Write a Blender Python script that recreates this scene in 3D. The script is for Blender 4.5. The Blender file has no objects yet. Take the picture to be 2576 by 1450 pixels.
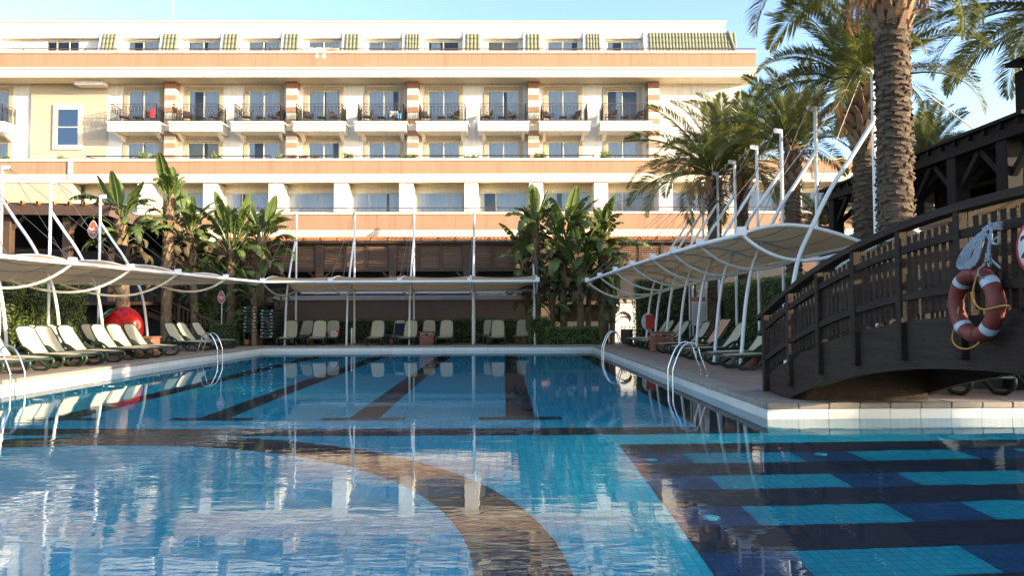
import bpy, math, random
import numpy as np
from mathutils import Vector, Matrix
random.seed(7); RNG = np.random.default_rng(11)
SC = bpy.context.scene; COL = SC.collection
R = math.radians
# ---------------------------------------------------------------- camera, sky, sun, exposure
CAM_H = 1.45; PITCH = math.atan(68/1860); YAW = R(.616); ROLL = R(.22)
cam = bpy.data.objects.new('camera', bpy.data.cameras.new('camera')); COL.objects.link(cam)
cam.location = (0, 0, CAM_H); cam.rotation_euler = (R(90)+PITCH, ROLL, -YAW)
cam.data.lens = 26.0; cam.data.sensor_width = 36; cam.data.clip_start = .05; cam.data.clip_end = 3000
SC.camera = cam
SUN = Vector((2.4, -1.0, .52)).normalized()          # towards the sun: low, from the right
world = bpy.data.worlds.new('World'); SC.world = world; world.use_nodes = True
wn = world.node_tree; sky = wn.nodes.new('ShaderNodeTexSky'); sky.sky_type = 'NISHITA'; sky.sun_disc = False
sky.sun_elevation = math.asin(SUN.z); sky.sun_rotation = math.atan2(SUN.x, SUN.y)
sky.air_density = .72; sky.dust_density = 1.0; sky.ozone_density = 1.1; sky.altitude = 20
bg = wn.nodes['Background']; wn.links.new(sky.outputs[0], bg.inputs[0]); bg.inputs[1].default_value = .138
sl = bpy.data.lights.new('sun', 'SUN'); sl.energy = 3.15; sl.angle = R(.55); sl.color = (1, .83, .59)
so = bpy.data.objects.new('sun', sl); COL.objects.link(so); so.location = (40, -20, 20)
so.rotation_euler = (-SUN).to_track_quat('-Z', 'Y').to_euler()
SC.view_settings.view_transform = 'Standard'; SC.view_settings.look = 'None'
SC.view_settings.exposure = 2.2; SC.view_settings.gamma = 1; SC.view_settings.use_curve_mapping = False
cy = SC.cycles
cy.use_denoising = True; cy.max_bounces = 10; cy.diffuse_bounces = 4; cy.glossy_bounces = 5
cy.transmission_bounces = 8; cy.transparent_max_bounces = 24
cy.caustics_reflective = False; cy.caustics_refractive = True; cy.blur_glossy = .25
cy.sample_clamp_indirect = 6; cy.sample_clamp_direct = 0
# picture position (2576 x 1450 reading of the photograph) + known depth -> world metres
def _ray(x, y):
    M = cam.rotation_euler.to_matrix()
    return M @ Vector(((x-1288)/1860, -(y-725)/1860, -1))
def PY(x, y, Y): d = _ray(x, y); return Vector((0, 0, CAM_H)) + d*(Y/d.y)
def PZ(x, y, Z=0.): d = _ray(x, y); return Vector((0, 0, CAM_H)) + d*((Z-CAM_H)/d.z)
def zy(y, Y): return PY(1268, y, Y).z
def xx(x, Y, y=793): return PY(x, y, Y).x
# ---------------------------------------------------------------- helpers
def tag(o, label=None, cat=None, group=None, kind=None):
    for k, v in (('label', label), ('category', cat), ('group', group), ('kind', kind)):
        if v: o[k] = v
    return o
def empty(name, loc=(0, 0, 0), rz=0, label=None, cat=None, group=None, parent=None):
    o = bpy.data.objects.new(name, None); COL.objects.link(o); o.empty_display_size = .2
    o.location = loc; o.rotation_euler = (0, 0, rz); o.parent = parent
    return tag(o, label, cat, group)
def copy_tree(o, parent=None):
    c = o.copy(); COL.objects.link(c); c.parent = parent
    for ch in list(o.children): copy_tree(ch, c)
    return c
def link(name, me, mat, parent=None, loc=None, rot=None, scale=None):
    o = bpy.data.objects.new(name, me); COL.objects.link(o); o.parent = parent
    if mat and not me.materials: me.materials.append(mat)
    if loc is not None: o.location = loc
    if rot is not None: o.rotation_euler = rot
    if scale is not None: o.scale = scale
    return o
class MB:
    def __init__(s): s.v = []; s.f = []; s.sm = []
    def add(s, vs, fs, smooth=False):
        n = len(s.v); s.v += [tuple(p) for p in vs]
        for f in fs: s.f.append(tuple(i+n for i in f)); s.sm.append(smooth)
        return s
    def box(s, x0, x1, y0, y1, z0, z1):
        vs = [(x, y, z) for x in (x0, x1) for y in (y0, y1) for z in (z0, z1)]
        return s.add(vs, [(0,1,3,2), (4,6,7,5), (0,4,5,1), (2,3,7,6), (0,2,6,4), (1,5,7,3)])
    def bbox(s, x0, x1, y0, y1, z0, z1, b=.01):      # box with chamfered long edges
        cx, cy_ = (x0+x1)/2, (y0+y1)/2
        pr = [(x0+b, y0), (x1-b, y0), (x1, y0+b), (x1, y1-b), (x1-b, y1), (x0+b, y1), (x0, y1-b), (x0, y0+b)]
        n = 8; vs = []
        for z, k in ((z0, b), (z0+b, 0), (z1-b, 0), (z1, b)):
            for (x, y) in pr: vs.append((cx+(x-cx)*(1-k/max(1e-4, (x1-x0)/2)), cy_+(y-cy_)*(1-k/max(1e-4, (y1-y0)/2)), z))
        fs = [tuple(range(n))[::-1], tuple(range(3*n, 4*n))]
        for r in range(3):
            for i in range(n): fs.append((r*n+i, r*n+(i+1) % n, (r+1)*n+(i+1) % n, (r+1)*n+i))
        return s.add(vs, fs)
    def bar(s, a, b, w, h, up=(0, 0, 1)):            # rectangular bar a->b
        a, b = Vector(a), Vector(b); d = (b-a).normalized(); u = Vector(up)
        if abs(d.dot(u)) > .99: u = Vector((0, 1, 0))
        sx = d.cross(u).normalized(); u = sx.cross(d)
        vs = [p+sx*(i*w/2)+u*(j*h/2) for p in (a, b) for i, j in ((-1, -1), (1, -1), (1, 1), (-1, 1))]
        return s.add(vs, [(3,2,1,0), (4,5,6,7), (0,1,5,4), (1,2,6,5), (2,3,7,6), (3,0,4,7)])
    def tube(s, pts, r, n=8, caps=True, flat=1.0, up=(0, 0, 1)):
        pts = [Vector(p) for p in pts]; rs = r if hasattr(r, '__len__') else [r]*len(pts)
        vs = []; fs = []; prev = None
        for i, p in enumerate(pts):
            d = (pts[min(i+1, len(pts)-1)]-pts[max(i-1, 0)]).normalized()
            if prev is None:
                u = Vector(up)
                if abs(d.dot(u)) > .95: u = Vector((1, 0, 0)) if abs(d.x) < .9 else Vector((0, 1, 0))
                sx = d.cross(u).normalized()
            else:
                sx = (prev-d*prev.dot(d)).normalized()
            prev = sx; uu = sx.cross(d)
            for k in range(n):
                a = 2*math.pi*k/n; vs.append(p+sx*(math.cos(a)*rs[i]*flat)+uu*(math.sin(a)*rs[i]))
        for i in range(len(pts)-1):
            for k in range(n): fs.append((i*n+k, i*n+(k+1) % n, (i+1)*n+(k+1) % n, (i+1)*n+k))
        s.add(vs, fs, True)
        if caps:
            s.add([vs[k] for k in range(n)], [tuple(range(n))[::-1]]); m = (len(pts)-1)*n
            s.add([vs[m+k] for k in range(n)], [tuple(range(n))])
        return s
    def lathe(s, prof, n=16, c=(0, 0, 0), axis='z'):
        vs = []; fs = []
        for (r_, z) in prof:
            for k in range(n):
                a = 2*math.pi*k/n; p = (r_*math.cos(a), r_*math.sin(a), z)
                if axis == 'x': p = (p[2], p[0], p[1])
                if axis == 'y': p = (p[0], p[2], p[1])
                vs.append((p[0]+c[0], p[1]+c[1], p[2]+c[2]))
        for i in range(len(prof)-1):
            for k in range(n): fs.append((i*n+k, i*n+(k+1) % n, (i+1)*n+(k+1) % n, (i+1)*n+k))
        return s.add(vs, fs, True)
    def prism(s, poly, axis, a, b):                  # polygon (2-D) extruded along an axis
        n = len(poly)
        def P(u, v, t): return {'x': (t, u, v), 'y': (u, t, v), 'z': (u, v, t)}[axis]
        vs = [P(u, v, a) for u, v in poly]+[P(u, v, b) for u, v in poly]
        return s.add(vs, [tuple(range(n))[::-1], tuple(range(n, 2*n))]+[(i, (i+1) % n, n+(i+1) % n, n+i) for i in range(n)])
    def frame(s, x0, x1, z0, z1, w, y0, y1):           # one closed rectangular frame
        o = [(x0, z0), (x1, z0), (x1, z1), (x0, z1)]; i = [(x0+w, z0+w), (x1-w, z0+w), (x1-w, z1-w), (x0+w, z1-w)]
        vs = [(a, y, b) for y in (y0, y1) for l in (o, i) for a, b in l]; fs = []
        for k in range(4):
            j = (k+1) % 4; fs += [(k, j, 4+j, 4+k), (8+k, 12+k, 12+j, 8+j), (k, 8+k, 8+j, j), (4+k, 4+j, 12+j, 12+k)]
        return s.add(vs, fs)
    def grid(s, fn, nu, nv, smooth=True):
        vs = [fn(i/nu, j/nv) for i in range(nu+1) for j in range(nv+1)]
        fs = [(i*(nv+1)+j, (i+1)*(nv+1)+j, (i+1)*(nv+1)+j+1, i*(nv+1)+j+1) for i in range(nu) for j in range(nv)]
        return s.add(vs, fs, smooth)
    def mesh(s, name):
        me = bpy.data.meshes.new(name); me.from_pydata(s.v, [], s.f); me.polygons.foreach_set('use_smooth', s.sm)
        me.update(); return me
    def build(s, name, mat, parent=None, **k): return link(name, s.mesh(name), mat, parent, **k)
def spline(pts, n=6):                                # Catmull-Rom
    P = [Vector(p) for p in pts]; P = [2*P[0]-P[1]]+P+[2*P[-1]-P[-2]]; out = []
    for i in range(1, len(P)-2):
        for k in range(n):
            t = k/n; a, b, c, d = P[i-1], P[i], P[i+1], P[i+2]
            out.append(.5*((2*b)+(c-a)*t+(2*a-5*b+4*c-d)*t*t+(3*b-a-3*c+d)*t**3))
    return out+[P[-2]]
def np_mesh(name, V, Fq, smooth=False):              # numpy quads
    me = bpy.data.meshes.new(name); me.vertices.add(len(V)); me.vertices.foreach_set('co', np.asarray(V, 'f').ravel())
    nf, k = Fq.shape; me.loops.add(nf*k); me.loops.foreach_set('vertex_index', Fq.astype('i').ravel())
    me.polygons.add(nf); me.polygons.foreach_set('loop_start', np.arange(0, nf*k, k, dtype='i'))
    me.polygons.foreach_set('loop_total', np.full(nf, k, 'i')); me.polygons.foreach_set('use_smooth', np.full(nf, smooth))
    me.update(calc_edges=True); return me
def leaf_mesh(name, C, N, L, W, jit=.6):             # a cloud of folded leaf blades: centres C, outward N
    n = len(C); N = N+RNG.normal(0, jit, (n, 3)); N /= np.linalg.norm(N, axis=1, keepdims=True)+1e-9
    T = RNG.normal(0, 1, (n, 3)); T -= N*(T*N).sum(1, keepdims=True); T /= np.linalg.norm(T, axis=1, keepdims=True)+1e-9
    B = np.cross(N, T); l = (L*RNG.uniform(.6, 1.3, n))[:, None]; w = (W*RNG.uniform(.7, 1.3, n))[:, None]
    V = np.stack([C-T*l*.5, C+B*w*.5+N*w*.18, C+T*l*.5, C-B*w*.5+N*w*.18], 1).reshape(-1, 3)
    return np_mesh(name, V, np.arange(n*4).reshape(-1, 4))
# ---------------------------------------------------------------- materials
MAT = {}
def mat(name, col, rough=.6, col2=None, nscale=3., namt=.5, stretch=(1, 1, 1), bump=0., bscale=40., metal=0., spec=.5,
        rnd=0., trans=0., coords='world', det=4., streak=0.):
    m = bpy.data.materials.new(name); m.use_nodes = True; nt = m.node_tree; N = nt.nodes; L = nt.links
    b = N['Principled BSDF']; b.inputs['Roughness'].default_value = rough; b.inputs['Metallic'].default_value = metal
    b.inputs['Specular IOR Level'].default_value = spec
    c = (*col, 1); b.inputs['Base Color'].default_value = c; src = None
    if coords == 'world': g = N.new('ShaderNodeNewGeometry'); vec = g.outputs['Position']
    else: g = N.new('ShaderNodeTexCoord'); vec = g.outputs['Object']
    mp = N.new('ShaderNodeMapping'); mp.inputs['Scale'].default_value = stretch; L.new(vec, mp.inputs['Vector'])
    if col2 is not None:
        n1 = N.new('ShaderNodeTexNoise'); n1.inputs['Scale'].default_value = nscale; n1.inputs['Detail'].default_value = det; n1.inputs['Roughness'].default_value = .62
        L.new(mp.outputs[0], n1.inputs['Vector'])
        rp = N.new('ShaderNodeMapRange'); rp.inputs['From Min'].default_value = .5-.28*namt-.04; rp.inputs['From Max'].default_value = .5+.28*namt+.04
        L.new(n1.outputs[0], rp.inputs['Value'])
        mx = N.new('ShaderNodeMix'); mx.data_type = 'RGBA'; mx.inputs[6].default_value = c; mx.inputs[7].default_value = (*col2, 1)
        L.new(rp.outputs[0], mx.inputs[0]); src = mx.outputs[2]
    if streak and src:                                   # rain streaks running down the plaster
        m2 = N.new('ShaderNodeMapping'); m2.inputs['Scale'].default_value = (5, 5, .22); L.new(vec, m2.inputs['Vector'])
        n3 = N.new('ShaderNodeTexNoise'); n3.inputs['Scale'].default_value = 1.0; n3.inputs['Detail'].default_value = 6; n3.inputs['Roughness'].default_value = .7; L.new(m2.outputs[0], n3.inputs['Vector'])
        r3 = N.new('ShaderNodeMapRange'); r3.inputs['From Min'].default_value = .5; r3.inputs['From Max'].default_value = .72; r3.inputs['To Min'].default_value = 1; r3.inputs['To Max'].default_value = 1-streak; L.new(n3.outputs[0], r3.inputs['Value'])
        h3 = N.new('ShaderNodeHueSaturation'); L.new(r3.outputs[0], h3.inputs['Value']); L.new(src, h3.inputs['Color']); src = h3.outputs[0]
    if rnd:
        oi = N.new('ShaderNodeObjectInfo'); mr = N.new('ShaderNodeMapRange'); mr.inputs['To Min'].default_value = 1-rnd; mr.inputs['To Max'].default_value = 1+rnd
        L.new(oi.outputs['Random'], mr.inputs['Value']); hs = N.new('ShaderNodeHueSaturation'); L.new(mr.outputs[0], hs.inputs['Value'])
        if src: L.new(src, hs.inputs['Color'])
        else: hs.inputs['Color'].default_value = c
        src = hs.outputs[0]
    if src: L.new(src, b.inputs['Base Color'])
    if bump:
        n2 = N.new('ShaderNodeTexNoise'); n2.inputs['Scale'].default_value = bscale; n2.inputs['Detail'].default_value = 5
        L.new(mp.outputs[0], n2.inputs['Vector']); bp = N.new('ShaderNodeBump'); bp.inputs['Strength'].default_value = bump; bp.inputs['Distance'].default_value = .02
        L.new(n2.outputs[0], bp.inputs['Height']); L.new(bp.outputs[0], b.inputs['Normal'])
    if trans:
        t = N.new('ShaderNodeBsdfTranslucent'); ms = N.new('ShaderNodeMixShader'); ms.inputs[0].default_value = trans
        if src: L.new(src, t.inputs[0])
        else: t.inputs[0].default_value = c
        L.new(b.outputs[0], ms.inputs[1]); L.new(t.outputs[0], ms.inputs[2]); L.new(ms.outputs[0], N['Material Output'].inputs[0])
    MAT[name] = m; return m
mat('stucco_white', (.78, .755, .71), .85, (.66, .62, .55), .8, 1.0, (1, 1, .22), .25, 60, streak=.25)
mat('stucco_cream', (.78, .67, .48), .85, (.72, .64, .48), .5, .8, (1, 1, .4), .2, 60, streak=.18)
mat('stucco_terracotta', (.41, .24, .148), .9, (.355, .20, .12), 1.1, 1.0, (1, 1, .18), .3, 50, streak=.28)
mat('stucco_brown_shaded', (.33, .16, .095), .9, (.29, .14, .085), 1.2, .8, (1, 1, .5), .2, 50)  # brown band paint with the eave's shade mixed into the colour
mat('travertine', (.52, .435, .32), .6, (.42, .34, .24), 1.0, .8, (.35, 1, 5), .1, 40)
mat('trim_beige', (.44, .345, .235), .75, (.38, .29, .19), 2, .8)
mat('alu_cream', (.72, .64, .48), .45)
mat('curtain', (.88, .87, .85), .9)
mat('curtain_ochre', (.55, .46, .28), .9)
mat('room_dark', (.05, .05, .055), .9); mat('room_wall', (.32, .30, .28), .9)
mat('iron', (.035, .025, .02), .5, metal=.3)
mat('rail_brown', (.10, .045, .03), .45)
mat('roof_tile_green', (.165, .175, .105), .65, (.25, .245, .155), 2.2, 1.0, (1, 1, 1), .2, 30)
mat('roof_tile_orange', (.55, .20, .05), .7, (.40, .13, .04), 2.0, 1.0)
mat('deck_paver', (.36, .235, .165), .75, (.27, .175, .13), .8, .9, (1, 1, 1), .15, 40)
mat('coping_stone', (.33, .28, .22), .8, (.23, .19, .155), 5, 1.0, (1, 1, 1), .5, 60, rnd=.10)
mat('band_tile', (.76, .73, .66), .3, (.70, .67, .60), 2, .7, rnd=.04)
mat('wood_dark', (.050, .032, .021), .7, (.016, .0105, .0075), 5, 1.0, (2.0, .22, 4), .8, 24, rnd=.25, spec=.2)
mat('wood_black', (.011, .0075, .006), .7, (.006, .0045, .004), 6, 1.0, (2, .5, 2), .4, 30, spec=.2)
mat('wood_louver', (.26, .15, .085), .7, (.17, .095, .055), 3, 1.0, (.4, 1, 6), .3, 40, rnd=.15)
mat('wood_brown', (.10, .052, .030), .7, (.055, .030, .018), 5, 1.0, (1, 1, .6), .3, 40)
mat('wall_grey_brown', (.16, .105, .085), .9, (.13, .085, .07), .8, .9, (1, 1, .4), .2, 50)
mat('cap_stone', (.40, .36, .31), .8, (.32, .28, .24), 3, .8)
mat('wall_pale', (.72, .72, .72), .85, (.64, .64, .64), .8, .8)
mat('white_paint', (.80, .79, .77), .35, (.72, .70, .66), 1.5, .7)
mat('steel_cable', (.20, .19, .18), .4, metal=.7)
mat('canvas', (.62, .42, .225), .9, (.54, .355, .18), 1.4, 1.0, trans=.45)
mat('canvas_seam', (.38, .25, .13), .9)
mat('chrome', (.75, .75, .76), .12, metal=1.)
mat('plastic_green', (.018, .035, .024), .38, (.026, .046, .032), 4, .8)
mat('sling_cream', (.60, .54, .38), .85, (.54, .48, .33), 6, .6, trans=.12, rnd=.05)
mat('brick_red', (.33, .12, .065), .85, (.25, .085, .05), 9, 1.0, bump=.3, bscale=60, rnd=.22)
mat('mortar', (.42, .33, .26), .9)
mat('terracotta_pot', (.33, .12, .06), .8, (.26, .09, .05), 6, .8)
mat('red_vinyl', (.62, .018, .012), .25, (.55, .012, .01), 2, .6, spec=.6)
mat('green_vinyl', (.01, .16, .045), .3)
mat('white_vinyl', (.72, .70, .60), .5, (.6, .6, .5), 14, 1.)
mat('buoy_red', (.185, .024, .014), .55, (.145, .019, .011), 5, .7, bump=.1, bscale=70)
mat('buoy_band', (.46, .52, .55), .35, (.36, .42, .46), 8, .8)
mat('rope_grey', (.42, .46, .50), .9, (.10, .12, .16), 34, 1.0, (1, 1, 1), .4, 120)
mat('rope_yellow', (.62, .30, .035), .8, (.45, .2, .02), 60, 1.0, (1, 1, 1), .4, 150)
mat('sign_red', (.50, .03, .02), .5)
mat('sign_white', (.78, .78, .76), .5)
mat('ink_black', (.01, .01, .01), .6)
mat('sign_orange', (.42, .10, .05), .5, (.36, .08, .04), 4, .7)
mat('towel_peach', (.62, .34, .22), .95, (.55, .29, .18), 20, .8)
mat('towel_navy', (.02, .025, .07), .95)
mat('towel_white', (.75, .70, .60), .95)
mat('towel_red', (.55, .03, .05), .95)
mat('towel_blue', (.08, .25, .45), .95)
mat('towel_dark', (.05, .03, .025), .95)
mat('hat_red', (.62, .06, .03), .8)
mat('hat_pink', (.60, .38, .38), .8, (.75, .6, .6), 20, 1.)
mat('rattan', (.04, .024, .017), .6)
mat('palm_leaf', (.115, .14, .034), .42, (.23, .225, .06), 1.2, 1.0, rnd=.30, trans=.36)
mat('palm_dry', (.42, .24, .10), .85, (.30, .16, .07), 4, 1.0, trans=.15, rnd=.2)
mat('palm_rachis', (.22, .20, .06), .6)
mat('palm_bark', (.17, .112, .07), .95, (.034, .024, .017), 5, 1.0, (1, 1, 2.2), 1.0, 22, det=8)
mat('palm_boot', (.33, .20, .115), .9, (.17, .10, .06), 6, 1.0, (1, 1, 1.5), .6, 25)
mat('banana_leaf', (.055, .105, .024), .42, (.15, .18, .045), 2.0, 1.0, rnd=.32, trans=.32)
mat('banana_stem', (.24, .155, .085), .85, (.11, .075, .042), 9, 1.0, (1, 1, .4), .6, 30)
mat('banana_dead', (.13, .085, .04), .9, (.06, .055, .025), 4, 1., rnd=.3, trans=.15)
mat('banana_dry', (.25, .11, .05), .9, (.14, .07, .04), 6, 1.)
mat('hedge_leaf', (.085, .14, .020), .5, (.20, .25, .035), 2.5, 1.0, trans=.22)
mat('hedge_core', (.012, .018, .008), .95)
mat('oleander_leaf', (.16, .22, .07), .6, (.26, .30, .12), 6, 1.0, trans=.25)
mat('twig', (.10, .07, .045), .9)
mat('metal_grey', (.35, .35, .35), .4, metal=.5)
mat('soil', (.06, .045, .03), .95, (.04, .03, .02), 3, .8)
mat('mosaic_deep', (.006, .25, .41), .4, (.004, .19, .33), 1.1, 1.0)
mat('mosaic_light', (.010, .46, .64), .4, (.007, .37, .54), 1.1, 1.0)
def grid_lines(m, size, amt, width=.05):             # joints of the small pool mosaic, too fine to pick apart
    nt = m.node_tree; N = nt.nodes; L = nt.links; b = N['Principled BSDF']
    old = b.inputs['Base Color'].links[0].from_socket if b.inputs['Base Color'].links else None
    g = N.new('ShaderNodeNewGeometry'); br = N.new('ShaderNodeTexBrick'); br.offset = 0; br.inputs['Scale'].default_value = 1
    br.inputs['Mortar Size'].default_value = size*width; br.inputs['Brick Width'].default_value = size; br.inputs['Row Height'].default_value = size
    br.inputs['Mortar Smooth'].default_value = .3
    br.inputs['Color1'].default_value = (1, 1, 1, 1); br.inputs['Color2'].default_value = (.74, .80, .84, 1); br.inputs['Mortar'].default_value = (1-amt,)*3+(1,)
    L.new(g.outputs['Position'], br.inputs['Vector'])
    mx = N.new('ShaderNodeMix'); mx.data_type = 'RGBA'; mx.blend_type = 'MULTIPLY'; mx.inputs[0].default_value = 1
    if old: L.new(old, mx.inputs[6])
    else: mx.inputs[6].default_value = b.inputs['Base Color'].default_value
    L.new(br.outputs['Color'], mx.inputs[7]); L.new(mx.outputs[2], b.inputs['Base Color'])
grid_lines(MAT['mosaic_light'], .10, .38, .07); grid_lines(MAT['mosaic_deep'], .10, .45, .07)
mat('mosaic_pale', (.03, .45, .62), .4, (.02, .38, .54), 1.1, 1.0); grid_lines(MAT['mosaic_pale'], .10, .36, .07)
mat('mosaic_navy', (.010, .055, .17), .4, (.007, .04, .135), 3, .9); grid_lines(MAT['mosaic_navy'], .10, .5, .08)
mat('mosaic_black', (.016, .022, .050), .4, (.011, .014, .034), 3, .9); grid_lines(MAT['mosaic_black'], .10, .3, .06)
grid_lines(MAT['deck_paver'], .40, .28, .025)
def water_mat():
    m = bpy.data.materials.new('water'); m.use_nodes = True; nt = m.node_tree; N = nt.nodes; L = nt.links
    N.remove(N['Principled BSDF']); gl = N.new('ShaderNodeBsdfGlass'); gl.inputs['IOR'].default_value = 1.333
    gl.inputs['Roughness'].default_value = 0; gl.inputs['Color'].default_value = (.93, .98, 1, 1)
    g = N.new('ShaderNodeNewGeometry'); prev = None
    # the surface is livelier around the near inlet and has calm and ruffled patches
    sx = N.new('ShaderNodeSeparateXYZ'); L.new(g.outputs['Position'], sx.inputs[0])
    mr = N.new('ShaderNodeMapRange'); mr.inputs['From Min'].default_value = 8; mr.inputs['From Max'].default_value = 17; mr.inputs['To Min'].default_value = 1.2; mr.inputs['To Max'].default_value = .14
    L.new(sx.outputs['Y'], mr.inputs['Value']); pn = N.new('ShaderNodeTexNoise'); pn.inputs['Scale'].default_value = .33; pn.inputs['Detail'].default_value = 1; L.new(g.outputs['Position'], pn.inputs['Vector'])
    pr = N.new('ShaderNodeMapRange'); pr.inputs['From Min'].default_value = .38; pr.inputs['From Max'].default_value = .62; pr.inputs['To Min'].default_value = .45; pr.inputs['To Max'].default_value = 1.35; L.new(pn.outputs[0], pr.inputs['Value'])
    mm = N.new('ShaderNodeMath'); mm.operation = 'MULTIPLY'; L.new(mr.outputs[0], mm.inputs[0]); L.new(pr.outputs[0], mm.inputs[1]); calm = mm.outputs[0]
    for sc, st, stre, dist in ((.8, (.8, 1.5, 1), .035, .10), (3.4, (.45, 1.6, 1), .06, .03), (9, (.45, 1.5, 1), .055, .012)):
        mp = N.new('ShaderNodeMapping'); mp.inputs['Scale'].default_value = st; L.new(g.outputs['Position'], mp.inputs['Vector'])
        n = N.new('ShaderNodeTexNoise'); n.inputs['Scale'].default_value = sc; n.inputs['Detail'].default_value = 2; n.inputs['Distortion'].default_value = .4
        L.new(mp.outputs[0], n.inputs['Vector'])
        b = N.new('ShaderNodeBump'); b.inputs['Strength'].default_value = stre; b.inputs['Distance'].default_value = dist
        L.new(n.outputs[0], b.inputs['Height'])
        mu = N.new('ShaderNodeMath'); mu.operation = 'MULTIPLY'; mu.inputs[1].default_value = stre; L.new(calm, mu.inputs[0]); L.new(mu.outputs[0], b.inputs['Strength'])
        if prev: L.new(prev, b.inputs['Normal'])
        prev = b.outputs[0]
    L.new(prev, gl.inputs['Normal']); L.new(gl.outputs[0], N['Material Output'].inputs[0]); MAT['water'] = m
water_mat()
def pane_mat():                                       # window glass: clear with a mirror share that grows at grazing angles
    m = bpy.data.materials.new('window_glass'); m.use_nodes = True; nt = m.node_tree; N = nt.nodes; L = nt.links
    N.remove(N['Principled BSDF']); t = N.new('ShaderNodeBsdfTransparent'); t.inputs[0].default_value = (.94, .97, 1, 1)
    gs = N.new('ShaderNodeBsdfGlossy'); gs.inputs['Roughness'].default_value = .01; gs.inputs[0].default_value = (.9, .95, 1, 1)
    fr = N.new('ShaderNodeFresnel'); fr.inputs['IOR'].default_value = 1.6
    ms = N.new('ShaderNodeMixShader'); L.new(fr.outputs[0], ms.inputs[0]); L.new(t.outputs[0], ms.inputs[1]); L.new(gs.outputs[0], ms.inputs[2])
    L.new(ms.outputs[0], N['Material Output'].inputs[0]); MAT['window_glass'] = m
pane_mat()
ORD = ['first', 'second', 'third', 'fourth', 'fifth', 'sixth', 'seventh', 'eighth', 'ninth', 'tenth', 'eleventh', 'twelfth', 'thirteenth']
def text_mesh(name, s, size, mat_, parent, M, thick=.002):
    cu = bpy.data.curves.new(name, 'FONT'); cu.body = s; cu.size = size; cu.extrude = thick; cu.align_x = 'CENTER'; cu.align_y = 'CENTER'
    o = bpy.data.objects.new('t', cu); COL.objects.link(o); dg = bpy.context.evaluated_depsgraph_get(); dg.update()
    me = bpy.data.meshes.new_from_object(o.evaluated_get(dg)); bpy.data.objects.remove(o); me.transform(M)
    return link(name, me, mat_, parent)
# ================================================================ SETTING: ground, deck, pool
PXL, PXR, PYN, PYF, CHY = -11.35, 4.2, 2.6, 35.0, 11.85     # pool edges; CHY = edge of the side arm
WZ, FZ = -.23, -1.48
def sheet(name, rects, z, m, kind='structure'):
    b = MB()
    for (x0, x1, y0, y1) in rects: b.add([(x0, y0, z), (x1, y0, z), (x1, y1, z), (x0, y1, z)], [(0, 1, 2, 3)])
    return tag(b.build(name, m), kind=kind)
sheet('ground', [(-1500, -34, -1500, 1500), (34, 1500, -1500, 1500), (-34, 34, -1500, -12), (-34, 34, 60, 1500)], -.03, MAT['soil'])
sheet('deck', [(-34, PXL, -12, PYF), (-34, 34, PYF, 60), (PXR, 34, CHY, PYF), (-34, 34, -12, PYN), (18, 34, PYN, CHY)], 0, MAT['deck_paver'])
sheet('planting_bed', [(-34, -16.9, 12, 34.8), (-34, -11.3, 37.6, 40.2), (2.0, 5.4, 36.1, 39.9), (9.0, 11.5, 14, 40)], .012, MAT['soil'])
fl = sheet('pool_floor', [(PXL, PXR, PYN, PYF), (PXR, 18, PYN, CHY)], FZ, MAT['mosaic_light'])
w = MB()
for (a, b_) in (((PXL, PYN), (PXL, PYF)), ((PXL, PYF), (PXR, PYF)), ((PXR, PYF), (PXR, CHY)), ((PXR, CHY), (18, CHY)), ((18, CHY), (18, PYN)), ((18, PYN), (PXL, PYN))):
    w.add([(*a, FZ), (*b_, FZ), (*b_, -.02), (*a, -.02)], [(0, 1, 2, 3)])
tag(w.build('pool_wall', MAT['mosaic_light']), kind='structure')
tag(MB().add([(PXL, PYN, WZ), (18, PYN, WZ), (18, CHY, WZ), (PXR, CHY, WZ), (PXR, PYF, WZ), (PXL, PYF, WZ)], [(0, 1, 2, 3, 4, 5)]).build('water', MAT['water']), kind='structure')
def strip(name, x0, x1, y0, y1, m, dz=.004):
    return MB().box(x0, x1, y0, y1, FZ+.0005, FZ+dz).build(name, m, fl)
for i, x in enumerate((-8.0, -5.27, -2.54, .29)):
    strip('lane_line', x-.27, x+.27, 13.62, 34.0, MAT['mosaic_black']); strip('lane_end_bar', x-.75, x+.75, 13.28, 13.62, MAT['mosaic_black'])
strip('border_line', 3.22, PXR, 12.42, PYF, MAT['mosaic_black'])
strip('cross_line', PXL, PXR, 11.75, 12.42, MAT['mosaic_black'])
# side arm: dark grid on deeper blue squares
strip('side_field', 1.68, 17.9, PYN, 10.95, MAT['mosaic_deep'], .002)
for (x0, x1) in ((1.68, 2.47), (3.95, 4.75), (6.25, 7.05), (8.5, 9.3)): strip('grid_line', x0, x1, PYN, 10.3, MAT['mosaic_navy'], .004)
for k in range(6): strip('grid_row', 1.68 if k else 1.68, 17.9, 10.3-1.27*k, 10.95-1.27*k, MAT['mosaic_black'], .008)
def ring(name, c, r0, r1, m, z, n=96):
    b = MB()
    vs = [(c[0]+rr*math.cos(2*math.pi*k/n), c[1]+rr*math.sin(2*math.pi*k/n), z) for k in range(n) for rr in (r0, r1)]
    vs = [(max(PXL+.002, x), max(PYN+.002, y), z_) for x, y, z_ in vs]
    return b.add(vs, [(2*k, 2*k+1, (2*k+3) % (2*n), (2*k+2) % (2*n)) for k in range(n)]).build(name, m, fl)
ring('ring_line', (-5.55, 5.65), 5.32, 6.12, MAT['mosaic_black'], FZ+.012)
ring('round_field', (-5.55, 5.65), .01, 5.32, MAT['mosaic_pale'], FZ+.008)
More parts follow.
